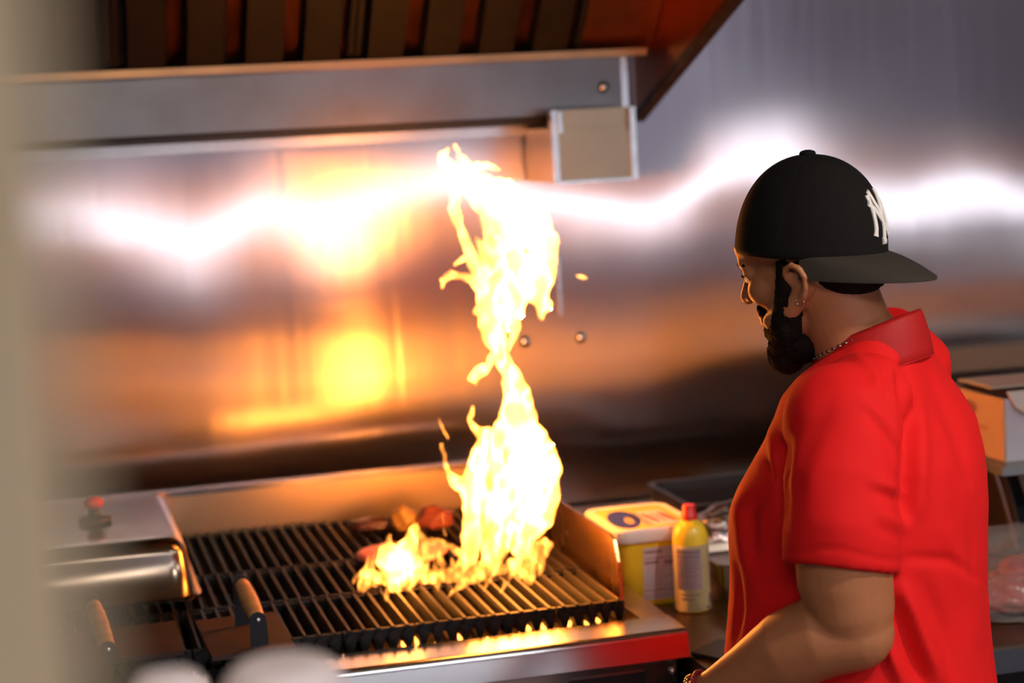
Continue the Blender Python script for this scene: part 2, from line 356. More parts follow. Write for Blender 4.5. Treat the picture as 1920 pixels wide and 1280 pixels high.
# burner flames under the grate, seen glowing between the bars
#@@FLAME@@
# ------------------------------------------------------------------ flame
def fnoise(u, v, s, seed):
    return noise.noise(Vector((u*s, v*s, seed)))
S = [  # strokes: (px, py, radius px)
 [(846,276,4),(836,292,9),(842,308,14),(862,325,18),(895,345,26),(935,368,38),(975,398,46),(1000,445,44),(1005,500,36),(1008,545,28),(1022,570,18),(1020,592,8)],
 [(858,272,3),(862,288,5),(872,305,10),(890,318,12)],
 [(935,313,4),(915,308,8),(895,312,12),(880,320,14),(885,345,22)],
 [(890,345,20),(925,420,22),(940,480,34),(945,540,40),(935,590,32),(925,625,22),(935,660,18),(955,700,20),(970,740,28),(975,790,30)],
 [(965,400,30),(975,470,40),(965,540,36),(945,590,30)],
 [(855,350,15),(850,385,13),(862,420,9),(878,455,8),(888,490,11),(900,520,18),(920,560,24)],
 [(893,440,4),(905,460,10),(915,500,18)],
 [(829,541,3),(830,525,6),(846,512,7),(868,518,7),(888,528,10),(905,545,16)],
 [(858,495,3),(870,485,7),(885,480,7),(895,500,10)],
 [(903,590,6),(912,615,8),(918,640,6),(920,660,5),(912,680,7)],
 [(905,600,4),(900,585,9),(915,570,12)],
 [(893,724,2),(890,708,10),(902,694,13),(914,684,8),(920,668,5),(922,648,4)],
 [(972,590,5),(968,615,8),(962,640,6),(952,660,8)],
 [(955,690,12),(945,720,9),(955,755,10)],
 [(970,745,28),(965,800,34),(985,830,44),(1003,880,46),(1010,925,42),(1003,962,34),(988,1000,22),(975,1030,16)],
 [(886,762,3),(882,782,5),(892,800,8),(912,815,18),(918,850,28),(910,890,32),(900,930,34),(893,975,26),(885,1015,22),(872,1050,16)],
 [(832,836,2),(836,862,3),(846,888,5),(862,908,14),(880,915,16)],
 [(950,810,26),(940,860,40),(950,920,42),(945,970,36),(935,1015,28),(920,1055,18)],
 [(1022,1042,5),(1028,1022,9),(1018,1010,6),(1008,1020,7),(998,1045,12),(985,1065,9),(975,1085,5)],
 [(1015,1045,5),(1014,1065,4),(1012,1078,2)],
 [(662,1093,2),(672,1082,6),(684,1070,6),(690,1050,4),(692,1042,2)],
 [(727,1006,3),(727,1024,10),(733,1045,28),(752,1062,34),(742,1085,26)],
 [(778,992,13),(772,1010,17),(762,1035,28),(764,1060,32)],
 [(785,996,6),(795,1006,7),(805,1014,3)],
 [(805,1020,6),(803,1040,9),(795,1060,12),(780,1075,14),(770,1090,8),(768,1108,3)],
 [(800,1018,5),(822,1015,5),(845,1020,6),(862,1035,8),(880,1050,12)],
 [(690,1075,12),(715,1080,16),(745,1085,18),(780,1080,14),(815,1078,14),(850,1078,14),(890,1075,16),(930,1068,16),(965,1062,13)],
 [(722,1127,2),(722,1112,5),(728,1095,8),(735,1080,10)],
 [(850,1110,3),(868,1095,6),(890,1080,9),(905,1060,12)],
 [(938,1112,3),(950,1095,5),(965,1075,8),(980,1050,12),(992,1020,10)],
 [(905,1105,3),(915,1085,7),(925,1060,12)],
 [(822,1098,3),(830,1080,7),(826,1055,8),(824,1040,4),(822,1030,2)],
 [(838,1125,2),(846,1110,4),(862,1095,6)],
 [(858,1062,10),(872,1040,14),(880,1015,16)],
 [(835,1000,2),(828,985,2),(826,968,1.5)],
 [(1076,511,1.5),(1084,514,4),(1090,518,4),(1094,520,2)],
 [(840,820,1.5),(833,800,2),(828,785,1.5)],
]
rs = random.Random(3)
for i in range(44):
    x0 = rs.uniform(675, 1005); y0 = 1108-(x0-675)*.055+rs.uniform(-14, 8); L = rs.uniform(16, 58); sl = rs.uniform(-.1, .5); r = rs.uniform(3.5, 8.5)
    S.append([(x0, y0, 1.5), (x0+sl*L*.4, y0-L*.4, r), (x0+sl*L, y0-L*.8, r*.8), (x0+sl*L*1.3, y0-L*1.25, 1.5)])
STEP = 2.0
U = np.arange(650, 1110, STEP); Vv = np.arange(258, 1140, STEP)
gu, gv = np.meshgrid(U, Vv, indexing='ij')
nu = np.zeros_like(gu); nv = np.zeros_like(gu); n3 = np.zeros_like(gu); n4 = np.zeros_like(gu); n5 = np.zeros_like(gu)
for i in range(gu.shape[0]):
    for j in range(gu.shape[1]):
        u, v = gu[i, j], gv[i, j]
        a = Vector((u*.022, v*.016, 1.3)); b2 = Vector((u*.06, v*.045, 5.1))
        nu[i, j] = 9*noise.noise(a)+5*noise.noise(b2); nv[i, j] = 9*noise.noise(a+Vector((9, 4, 7)))+5*noise.noise(b2+Vector((2, 8, 3)))
        n3[i, j] = noise.noise(Vector((u*.045+noise.noise(b2)*.5, v*.020, 8.2))); n4[i, j] = noise.noise(Vector((u*.012, v*.010, 3.3))); n5[i, j] = noise.noise(Vector((u*.10, v*.055, 2.2)))
wu, wv = gu+nu, gv+nv
T = np.zeros_like(gu)
for st in S:
    for (xa, ya, ra), (xb, yb, rb) in zip(st, st[1:]):
        dx, dy = xb-xa, yb-ya; L2 = dx*dx+dy*dy
        t = np.clip(((wu-xa)*dx+(wv-ya)*dy)/L2, 0, 1)
        d2 = (wu-xa-t*dx)**2+(wv-ya-t*dy)**2; r = ra+(rb-ra)*t
        h2 = r*r-d2
        T = np.maximum(T, np.where(h2 > 0, np.sqrt(np.maximum(h2, 0)), 0))
ridge = 1-np.abs(n3)*2.4; ridge = np.clip(ridge, 0, 1)
low = np.clip((gv-960)/140, 0, 1)
def blob(x, y, rx, ry, k): return 1-(1-k)*np.exp(-((gu-x)/rx)**2-((gv-y)/ry)**2)
mod = (.20+.80*ridge**1.5)*(1-low*.75*np.clip(.5-n5*1.8, 0, 1))*(1-.35*low)
mod = np.maximum(mod, np.clip(1-np.hypot((gu-965)/55, (gv-420)/55), 0, 1)); mod = np.maximum(mod, .9*np.clip(1.2-np.hypot((gu-985)/45, (gv-870)/90), 0, 1)); mod = np.maximum(mod, .9*np.clip(1.2-np.hypot((gu-750)/30, (gv-1050)/24), 0, 1))
for q in ((893, 428, 16, 44, .0), (872, 350, 18, 30, .3), (920, 440, 26, 60, .25), (987, 470, 8, 8, .0), (930, 500, 26, 40, .4), (948, 850, 9, 22, .05), (905, 975, 10, 40, .06), (960, 930, 10, 20, .15), (915, 905, 9, 22, .12), (880, 1075, 40, 22, .25), (838, 1070, 18, 30, .2), (940, 1050, 12, 24, .15), (805, 1055, 14, 24, .2), (783, 1038, 8, 16, .1)): mod = mod*blob(*q)
Tm = T*mod
Tm = np.where(T > 0, np.minimum(Tm, 60), 0)
FY = 3.34
bm = BM(); vid = {}
sc = FY/FPX*1.09
def fpt(i, j, s):
    k = (i, j, s if Tm[i, j] > .3 else 0)
    if k in vid: return vid[k]
    p = at_y(gu[i, j], gv[i, j], FY+.05*n4[i, j]-.03*low[i, j])
    if p.z < .99: p = at_z(gu[i, j], gv[i, j], .99)
    d = Vector(_ray(gu[i, j], gv[i, j]))
    h = Tm[i, j]*sc*.9 if Tm[i, j] > .3 else 0
    vid[k] = bm.verts.new(p+d*h*(1 if s > 0 else -1)); return vid[k]
ni, nj = Tm.shape
for i in range(ni-1):
    for j in range(nj-1):
        if max(Tm[i, j], Tm[i+1, j], Tm[i, j+1], Tm[i+1, j+1]) <= .3: continue
        for s in (1, -1):
            q = [fpt(i, j, s), fpt(i+1, j, s), fpt(i+1, j+1, s), fpt(i, j+1, s)]
            if s < 0: q = q[::-1]
            try: bm.faces.new(q)
            except ValueError: pass
me = bpy.data.meshes.new('fire'); bm.to_mesh(me); bm.free()
FM = bpy.data.materials.new('fire'); FM.use_nodes = True; nt = FM.node_tree; nt.nodes.clear()
out = nt.nodes.new('ShaderNodeOutputMaterial'); em = nt.nodes.new('ShaderNodeEmission')
em.inputs[0].default_value = (1, .30, .038, 1); em.inputs[1].default_value = 1050
nt.links.new(em.outputs[0], out.inputs['Volume'])
fire = link('fire', me, None, FM)
tag(fire, 'tall yellow-white fire leaping from the right half of the grill grate', 'fire')
for i in range(15):
    x = .56+.0245*i+rs.uniform(-.006, .006)
    if rs.random() < .2: continue
    bm = BM(); add_ell(bm, (x, 3.075+rs.uniform(-.01, .02), .930), (.0030+rs.uniform(0, .004), .005, .005+rs.uniform(0, .011)), None, 2)
    bf = link('burner_flame', bpy.data.meshes.new('burner_flame'), None, FM); bm.to_mesh(bf.data); bm.free()
    tag(bf, 'small yellow burner flame glowing under the front ends of the grate bars', 'flame', 'burner flames under the grate')
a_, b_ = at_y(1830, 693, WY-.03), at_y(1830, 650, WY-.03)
struct('reflection_strip_1', box(1.95, 6.2, WY-.04, WY-.012, a_.z, b_.z), mat('tan_reflection', (.34, .24, .16), .5, .2, ns=3, var=.1), bevel=.003)  # added tan strip, stands in for a band reflected in the steel
#@@ITEMS@@
# ------------------------------------------------------------------ things on the grill
LX0, LX1, LY0, LY1 = -.095, .236, 3.37, 3.89
bm = BM()
rings = [rrect(LX0-.010, LX1+.010, LY0-.010, LY1+.010, .050, .9775), rrect(LX0-.010, LX1+.010, LY0-.010, LY1+.010, .050, .9805),
         rrect(LX0-.002, LX1+.002, LY0-.002, LY1+.002, .045, .984)]
for i in range(9):
    t = math.radians(7+83*i/8); r = .034; ins = .010+r*(1-math.cos(t)); z = 1.053+r*math.sin(t)
    rings.append(rrect(LX0+ins, LX1-ins, LY0+ins, LY1-ins, max(.045-ins*.6, .02), z))
rings.append(rrect(LX0+.07, LX1-.07, LY0+.07, LY1-.07, .02, 1.0880))
add_rings(bm, rings)
lid = obj('steam_cover', bm, mat('cover_steel', (.27, .20, .15), .20, 1, ns=6, var=.15, rvar=.06), smooth=True, angle=60)
tag(lid, 'deep rectangular stainless cover with a red and black knob on the left of the grill', 'pan cover')
kp = at_z(177, 978, 1.09)
bm = BM(); add_lathe(bm, [(.002, 1.090), (.030, 1.090), (.033, 1.094), (.030, 1.101), (.014, 1.104), (.011, 1.112), (.012, 1.118), (.002, 1.118)], kp*1 - Vector((0, 0, kp.z)))
kn = obj('knob_base', bm, BLACK, lid, smooth=True)
bm = BM(); add_lathe(bm, [(.002, 1.1181), (.015, 1.1181), (.020, 1.124), (.020, 1.130), (.013, 1.138), (.002, 1.140)], kp*1 - Vector((0, 0, kp.z)))
obj('knob_cap', bm, mat('red_plastic', (.75, .03, .02), .3, 0, var=0), lid, smooth=True)

def press(corners, near, far, z0, label):
    t = tag(empty('grill_press', (sum(c[0] for c in corners)/4, sum(c[1] for c in corners)/4, z0)), label, 'grill press', 'grill presses with wooden handles')
    add = add_prism(BM(), [(x, y, z0) for x, y in corners], (0, 0, .008))
    obj('plate', add, mat('press_plate', (.045, .014, .008), .7, 0, ns=30, var=.4, bump=.2), t, bevel=.0025)
    n_, f_ = Vector(near), Vector(far); d = (n_-f_).normalized()
    bm = BM(); N = 14; L = (n_-f_).length
    add_tube(bm, [f_+d*L*i/N for i in range(N+1)], [.0125+.0022*math.sin(math.pi*i/N) for i in range(N+1)], 20)
    obj('handle', bm, WOOD, t, smooth=True)
    for e, s in ((n_, 1), (f_, -1)):
        c = e+d*s*.0135
        bm = BM(); side = Vector((1, 0, 0)); w_ = .0135
        prof = [c+side*w_*math.cos(a)+Vector((0, 0, 1))*w_*math.sin(a) for a in [math.pi*i/10 for i in range(11)]]
        prof += [Vector((c.x-w_*1.1, c.y, z0+.0082)), Vector((c.x+w_*1.1, c.y, z0+.0082))]
        add_prism(bm, prof, (0, .003, 0)); obj('bracket', bm, BLACK, t, bevel=.0008)
        if s > 0:
            bm = BM(); add_ell(bm, c+Vector((0, -.002, .001)), (.0042, .003, .0042)); obj('screw', bm, mat('screw_steel', (.8, .8, .8), .2, 1, var=0), t, smooth=True)
    return t
press([(.215, 3.185), (.352, 3.185), (.356, 2.945), (.222, 2.945)], at_y(481, 1156, 2.985), at_y(455, 1098, 3.105), .9765, 'grill press with a bright orange-lit wooden handle beside the open grate')
press([(-.040, 3.20), (.182, 3.20), (.182, 3.00), (-.040, 3.00)], at_y(200, 1210, 2.985), at_y(175, 1137, 3.105), .9765, 'grill press with a wooden handle in front of the stainless cover')

def lump(name, c, r, m, seed, amp=.25, sub=4, fr_=1.5, flat=.0):
    bm = BM(); bmesh.ops.create_icosphere(bm, subdivisions=sub, radius=1)
    for v in bm.verts:
        k = 1+amp*noise.noise(v.co*fr_+Vector((seed, 0, 0)))+amp*.4*noise.noise(v.co*fr_*3+Vector((seed, 5, 0)))
        v.co = Vector((v.co.x*r[0]*k, v.co.y*r[1]*k, max(v.co.z, -.7)*r[2]*k))
        v.co += Vector(c)
    zmin = min(v.co.z for v in bm.verts)
    for v in bm.verts: v.co.z += c[2]-r[2]*.7-zmin+flat
    return obj(name, bm, m, smooth=True)
pc = at_z(752, 1032, .99)
bm = BM(); n = 48; R = []
for rr, z in ((.002, 0), (.075, 0), (.088, .004), (.088, .011), (.078, .016), (.002, .017)):
    R.append([Vector((pc.x+rr*(1+.05*math.sin(3*a+1)+.03*math.sin(5*a))*math.cos(a), pc.y+.92*rr*(1+.05*math.sin(3*a+1))*math.sin(a), .9765+z)) for a in [2*math.pi*i/n for i in range(n)]])
add_rings(bm, R)
tag(obj('raw_patty', bm, mat('raw_meat', (.85, .24, .17), .45, 0, ns=60, var=.3, bump=.2), smooth=True), 'flat round pink meat patty on the grate just behind the small flames', 'meat')
for (px, py, rx, ry, rz, col, lab, sd) in ((757, 985, .030, .035, .026, (.55, .30, .06), 'yellowish lump of food at the back of the grate behind the patty', 1), (815, 985, .038, .035, .026, (.30, .07, .03), 'dark red chunk of meat at the back of the grate near the backsplash', 4), (700, 985, .05, .03, .014, (.09, .03, .02), 'charred flat piece of meat at the back of the grate left of the yellow lump', 7)):
    p = at_z(px, py, .985)
    tag(lump('grilled_food', (p.x, p.y, .977+rz*.7), (rx, ry, rz), mat('food_%d' % sd, col, .4, 0, ns=50, var=.5, bump=.3), sd), lab, 'food')

# ------------------------------------------------------------------ on the counter, right of the grill
def taper_rings(cx, cy, spec, k=6):
    return [rrect(cx-hx, cx+hx, cy-hy, cy+hy, r, z, k) for hx, hy, r, z in spec]
TX, TY = 1.071, 3.335
tub = tag(empty('margarine_tub', (TX, TY, Z_C)), 'yellow rectangular food tub with white lid beside the grill', 'tub')
YEL = mat('yellow_plastic', (.85, .52, .02), .35, 0, var=.05)
obj('tub_body', add_rings(BM(), taper_rings(TX, TY, [(.062, .090, .02, Z_C+.0005), (.066, .094, .022, Z_C+.01), (.075, .104, .024, 1.030)])), YEL, tub, smooth=True, angle=50)
LIDM = mat('lid_plastic', (.80, .68, .60), .4, 0, var=.03)
obj('tub_lid', add_rings(BM(), taper_rings(TX, TY, [(.078, .107, .026, 1.024), (.082, .111, .028, 1.025), (.084, .113, .03, 1.030), (.084, .113, .03, 1.046), (.081, .110, .028, 1.050), (.074, .103, .024, 1.050), (.072, .101, .022, 1.0475)])), LIDM, tub, smooth=True, angle=40)
art = obj('lid_print', add_rings(BM(), taper_rings(TX, TY, [(.068, .097, .02, 1.0477), (.068, .097, .02, 1.0481)])), mat('lid_yellow', (.85, .55, .03), .4, 0, var=0), tub)
INK = mat('print_blue', (.02, .025, .22), .4, 0, var=0); RED = mat('print_red', (.70, .03, .03), .4, 0, var=0); WHT = mat('print_white', (.80, .72, .70), .5, 0, var=0); GREY = mat('print_grey', (.35, .30, .32), .5, 0, var=0)
def flat_ell(name, cx, cy, rx, ry, z, m, parent, rot=0, t=.0004):
    P = []
    for i in range(28):
        a = 2*math.pi*i/28; x, y = rx*math.cos(a), ry*math.sin(a); P.append((cx+x*math.cos(rot)-y*math.sin(rot), cy+x*math.sin(rot)+y*math.cos(rot), z))
    return obj(name, add_prism(BM(), P, (0, 0, t)), m, parent)
flat_ell('print_swoosh', TX-.036, TY-.008, .030, .080, 1.0482, INK, art, -.15)
flat_ell('print_swirl', TX-.030, TY-.026, .009, .030, 1.0488, mat('print_tan', (.45, .28, .14), .5, 0, var=0), art, -.15)
for i, (dx, m_) in enumerate(((-.004, GREY), (.012, WHT), (.028, WHT), (.044, WHT))):
    P = [(TX+dx-.008, TY-.075, 1.0482), (TX+dx+.007, TY-.075, 1.0482), (TX+dx+.009, TY+.045, 1.0482), (TX+dx-.006, TY+.045, 1.0482)]
    obj('print_letter', add_prism(BM(), P, (0, 0, .0004)), m_, art)
flat_ell('print_leaf', TX+.014, TY-.018, .0055, .045, 1.0488, RED, art, .1); flat_ell('print_leaf', TX+.030, TY-.018, .004, .045, 1.0488, GREY, art, .1); flat_ell('print_leaf', TX+.046, TY-.018, .0055, .045, 1.0488, RED, art, .1)
# front label: the face leans outward, so the label does too
def on_face(u0, u1, v0, v1, e):   # u across the front face, v the height
    def P(u, v): k = (v-Z_C-.01)/(1.030-Z_C-.01); return Vector((TX+u, TY-.094-(.010)*k-e, v))
    return [P(u0, v0), P(u1, v0), P(u1, v1), P(u0, v1)]
LBL = mat('label_paper', (.62, .48, .48), .5, 0, ns=200, var=.12)
lab = obj('label', add_prism(BM(), on_face(-.030, .033, Z_C+.011, 1.012, .0004), (0, -.0004, 0)), LBL, tub)
for (u0, u1, v0, v1) in ((-.028, .006, 1.001, 1.006), (-.028, .031, .990, .9925), (-.028, .000, .980, .986), (.010, .028, .978, .986), (-.028, .031, .9285, .931), (-.026, .030, .921, .922), (-.026, .02, .916, .917)) + tuple((-.026, .029-.012*(i % 3), .974-i*.006, .9750-i*.006) for i in range(7)):
    obj('label_print', add_prism(BM(), on_face(u0, u1, v0, v1, .0009), (0, -.0002, 0)), mat('print_mauve', (.30, .17, .20), .5, 0, var=0), lab)
obj('corner_print', add_prism(BM(), on_face(.036, .048, Z_C+.011, Z_C+.040, .0004), (0, -.0004, 0)), INK, tub)

cp = at_z(1311, 1150, Z_C); CX_, CY_ = cp.x, cp.y+.033
can = tag(empty('spray_can', (CX_, CY_, Z_C)), 'yellow cooking spray can with a red cap beside the tub', 'spray can')
bm = add_lathe(BM(), [(.029, Z_C+.0005), (.0320, Z_C+.003), (.0325, Z_C+.006), (.0325, Z_C+.135), (.0318, Z_C+.142), (.029, Z_C+.152), (.0235, Z_C+.161), (.0165, Z_C+.166), (.0160, Z_C+.169), (.002, Z_C+.169)], (CX_, CY_, 0), 40)
obj('can_body', bm, mat('can_yellow', (.90, .60, .03), .3, 0, var=.04), can, smooth=True, angle=40)
obj('cap', add_lathe(BM(), [(.002, Z_C+.1692), (.0150, Z_C+.1692), (.0150, Z_C+.178), (.0125, Z_C+.181), (.0120, Z_C+.193), (.0105, Z_C+.196), (.002, Z_C+.1962)], (CX_, CY_, 0), 28), mat('red_cap', (.72, .02, .015), .35, 0, var=0), can, smooth=True, angle=40)
def wrap(a0, a1, z0, z1, e, n=14):
    bm = BM(); R = []
    for r, z in ((.0325+e, z0), (.0325+e, z1)):
        R.append([Vector((CX_+r*math.cos(math.radians(a0+(a1-a0)*i/n)), CY_+r*math.sin(math.radians(a0+(a1-a0)*i/n)), z)) for i in range(n+1)])
    Q = [[bm.verts.new(p) for p in r_] for r_ in R]
    for i in range(n): bm.faces.new((Q[0][i], Q[0][i+1], Q[1][i+1], Q[1][i]))
    bmesh.ops.solidify(bm, geom=bm.faces[:], thickness=.0003); return bm
cl = obj('label', wrap(165, 375, Z_C+.004, Z_C+.126, .0004, 30), mat('can_label', (.80, .62, .30), .45, 0, ns=30, var=.15), can, smooth=True)
obj('label_panel', wrap(200, 285, Z_C+.045, Z_C+.120, .0009), mat('label_pink', (.62, .45, .45), .5, 0, var=0), cl)
obj('side_panel', wrap(320, 360, Z_C+.06, Z_C+.124, .0009), mat('label_pink'), cl)
for i, (a0, a1, z0, z1) in enumerate(((204, 280, .112, .116), (204, 280, .104, .107), (212, 276, .096, .0975), (212, 270, .090, .0915), (212, 276, .084, .0855), (212, 268, .078, .0795), (212, 276, .070, .0715), (215, 275, .034, .036), (215, 262, .026, .028), (312, 335, .016, .034), (300, 335, .006, .012))):
    obj('label_print', wrap(a0, a1, Z_C+z0, Z_C+z1, .0013, 8), mat('print_grey2', (.38, .27, .28), .5, 0, var=0), cl)

# steel pan, foil parcel and black bin, partly behind the cook
pan = tag(obj('steel_pan', add_rings(BM(), [rrect(1.185, 1.40, 3.20, 3.36, .02, Z_C+.0005), rrect(1.180, 1.405, 3.195, 3.365, .022, Z_C+.068), rrect(1.174, 1.411, 3.189, 3.371, .026, Z_C+.069), rrect(1.174, 1.411, 3.189, 3.371, .026, Z_C+.073), rrect(1.182, 1.403, 3.197, 3.363, .02, Z_C+.0728), rrect(1.188, 1.397, 3.203, 3.357, .018, Z_C+.060)]), mat('pan_steel', (.50, .40, .33), .25, 1, ns=5, var=.2), smooth=True, angle=40), 'small steel pan right of the spray can, mostly behind the cook', 'pan')
fo = lump('foil_parcel', (1.30, 3.50, Z_C+.045), (.11, .07, .062), mat('crumpled_foil', (.62, .50, .44), .3, 1, ns=20, var=.2, bump=.8, bs=40, bd=.01), 3, .3)
tag(fo, 'crumpled foil parcel behind the small steel pan', 'foil')
for v in fo.data.vertices: v.co.z += 0
bt = at_y(1292, 950, 3.62); bx0, bx1, bzt = bt.x, bt.x+.42, bt.z
bm = BM(); add_rings(bm, [rrect(bx0+.012, bx1-.012, 3.64, 3.90, .03, Z_C+.0005), rrect(bx0+.006, bx1-.006, 3.63, 3.91, .03, bzt-.008), rrect(bx0, bx1, 3.624, 3.916, .034, bzt-.007), rrect(bx0, bx1, 3.624, 3.916, .034, bzt), rrect(bx0+.012, bx1-.012, 3.636, 3.904, .028, bzt), rrect(bx0+.02, bx1-.02, 3.645, 3.895, .028, Z_C+.01)])
tag(obj('bus_tub', bm, BLACK, smooth=True, angle=40), 'black plastic tub at the back of the counter behind the spray can', 'tub')
P = [at_z(a, b, Z_C+.001) for a, b in ((1296, 1229), (1345, 1205), (1440, 1208), (1445, 1262))]
tag(obj('black_tray', add_prism(BM(), P, (0, 0, .007)), BLACK, bevel=.002), 'flat black board on the counter just left of the cook', 'board')

# ------------------------------------------------------------------ prep rail with the box, far right
rail = tag(empty('prep_rail', (2.1, 3.3, Z_C)), 'raised stainless prep rail on the counter behind the cook, a cardboard box on top', 'prep rail')
obj('shelf', box(1.70, 2.75, 3.095, 3.56, 1.106, 1.122), mat('rail_steel', (.42, .42, .40), .4, .9, ns=5, var=.1), rail, bevel=.003)
obj('rear_panel', box(1.62, 2.75, 3.565, 3.60, Z_C+.001, 1.12), mat('rail_dark', (.05, .04, .04), .5, .5, var=.2), rail)
a = [at_y(x, y, 3.10) for x, y in ((1876, 888), (1990, 885), (1990, 1050), (1925, 972))]
bm = BM(); b0_, b1_, b2_, b3_ = a; b2_ = b2_+Vector((0, .10, 0)); b3_ = b3_+Vector((.0, .06, 0))
a = [Vector((1.74, 3.11, 1.1055)), Vector((2.74, 3.11, 1.1055)), Vector((2.74, 3.22, .96)), Vector((1.84, 3.22, .96))]
obj('sloped_guard', add_prism(bm, a, (0, .006, .004)), mat('guard_grey', (.28, .22, .20), .5, .3, var=.1), rail)
bm = BM(); q0, q1 = at_y(1868, 884, 3.12), at_y(1907, 1025, 3.12); q1.z = max(q1.z, Z_C+.004); q0.z = 1.104
add_tube(bm, [q0, q1], .004, 10); obj('brace', bm, mat('rail_brace', (.30, .20, .17), .4, .8, var=0), rail, smooth=True)
obj('end_panel', add_prism(BM(), [(1.74, 3.16, 1.1055), (1.79, 3.16, Z_C+.001), (1.79, 3.56, Z_C+.001), (1.74, 3.56, 1.1055)], (.004, 0, 0)), mat('rail_dark'), rail)
# cardboard box
bz0 = 1.1225
BXp, BYp = at_z(1884, 866, bz0).x, at_z(1884, 866, bz0).y
top = at_y(1884, 748, BYp).z
cb = tag(empty('cardboard_box', (BXp+.12, BYp+.14, bz0)), 'small open cardboard box with a brown side and a white front behind the cook', 'box')
KRAFT = mat('kraft_card', (.62, .40, .28), .7, 0, ns=8, var=.08); WC = mat('white_card', (.66, .58, .60), .6, 0, ns=8, var=.05)
bw, bd_ = .26, .24
obj('brown_side', box(BXp, BXp+.004, BYp, BYp+bd_, bz0, top), KRAFT, cb)
fw_ = obj('white_front', box(BXp+.0041, BXp+bw, BYp-.0005, BYp+.0035, bz0, top), WC, cb)
obj('brown_side', box(BXp+bw-.004, BXp+bw, BYp+.0036, BYp+bd_-.004, bz0, top), KRAFT, cb)
obj('back_side', box(BXp+.0041, BXp+bw, BYp+bd_-.004, BYp+bd_, bz0, top), KRAFT, cb)
obj('box_bottom', box(BXp+.0041, BXp+bw-.0041, BYp+.0036, BYp+bd_-.0041, bz0, bz0+.004), KRAFT, cb)
tp = [Vector((BXp+.012, BYp, top)), Vector((BXp+bw, BYp, top)), Vector((BXp+bw, BYp-.045, top-.010)), Vector((BXp+.045, BYp-.045, top-.012)), Vector((BXp+.022, BYp-.03, top-.006))]
obj('flap', add_prism(BM(), [Vector((BXp+.006, BYp-.001, top+.012)), Vector((BXp+bw, BYp-.001, top+.012)), Vector((BXp+bw, BYp-.016, top-.03)), Vector((BXp+.040, BYp-.016, top-.03)), Vector((BXp+.020, BYp-.012, top-.018))], (0, -.002, .002)), mat('flap_card', (.74, .60, .50), .6, 0, var=.04), cb)
obj('flap', box(BXp+.03, BXp+bw, BYp+.10, BYp+bd_-.004, top+.004, top+.008), mat('flap_card'), cb)
def side_mark(name, y, z, ry, rz, m_):
    P = [(BXp-.0006, y+ry*math.cos(2*math.pi*i/20), z+rz*math.sin(2*math.pi*i/20)) for i in range(20)]
    obj(name, add_prism(BM(), P, (.0005, 0, 0)), m_, cb)
BRN = mat('print_brown', (.28, .14, .14), .6, 0, var=0)
H = top-bz0
side_mark('emblem', BYp+.13, bz0+H*.74, .028, H*.11, BRN)
obj('stamp', box(BXp-.0006, BXp-.0001, BYp+.06, BYp+.20, bz0+H*.42, bz0+H*.50), mat('print_tan2', (.50, .27, .15), .6, 0, var=0), cb)
obj('stamp', box(BXp-.0006, BXp-.0001, BYp+.09, BYp+.15, bz0+H*.24, bz0+H*.30), BRN, cb)
obj('print_patch', box(BXp+.048, BXp+.12, BYp-.0012, BYp-.0006, bz0+H*.55, bz0+H*.68), mat('print_pale_blue', (.20, .28, .50), .6, 0, var=0), fw_)
# bag of meat
bag = tag(empty('meat_bag', (1.70, 2.95, Z_C)), 'clear plastic bag with raw red meat lying on the counter behind the cook', 'bag of meat')
MEAT = mat('dark_red_meat', (.28, .035, .035), .3, 0, ns=14, var=.6, col2=(.34, .07, .05), bump=.2)
for i, (x, y, rx, ry, rz) in enumerate(((1.63, 2.91, .075, .055, .035), (1.75, 2.93, .08, .06, .04), (1.69, 2.99, .08, .05, .04), (1.86, 2.94, .08, .06, .04))):
    o = lump('meat', (x, y, Z_C+.004+rz*.7), (rx, ry, rz), MEAT, i*3+2, .35); o.parent = bag; o.matrix_parent_inverse = Matrix.Translation(-bag.location)
bm = BM(); bmesh.ops.create_icosphere(bm, subdivisions=6, radius=1)
for v in bm.verts:
    n_ = v.co.copy(); k = 1+.22*noise.noise(n_*1.6+Vector((4, 0, 0)))+.12*abs(noise.noise(n_*4+Vector((1, 2, 3))))+.05*abs(noise.noise(n_*11))
    v.co = Vector((1.74+n_.x*.225*k, min(2.97+n_.y*.165*k, 3.085), max(Z_C+.002, Z_C+.03+max(n_.z, -.5)*(.082+.03*max(0, n_.y))*k)))
PL = bpy.data.materials.new('clear_plastic'); PL.use_nodes = True; b = PL.node_tree.nodes['Principled BSDF']
b.inputs['Base Color'].default_value = (.85, .78, .70, 1); b.inputs['Roughness'].default_value = .22; b.inputs['Alpha'].default_value = .12
obj('plastic_film', bm, PL, bag, smooth=True)

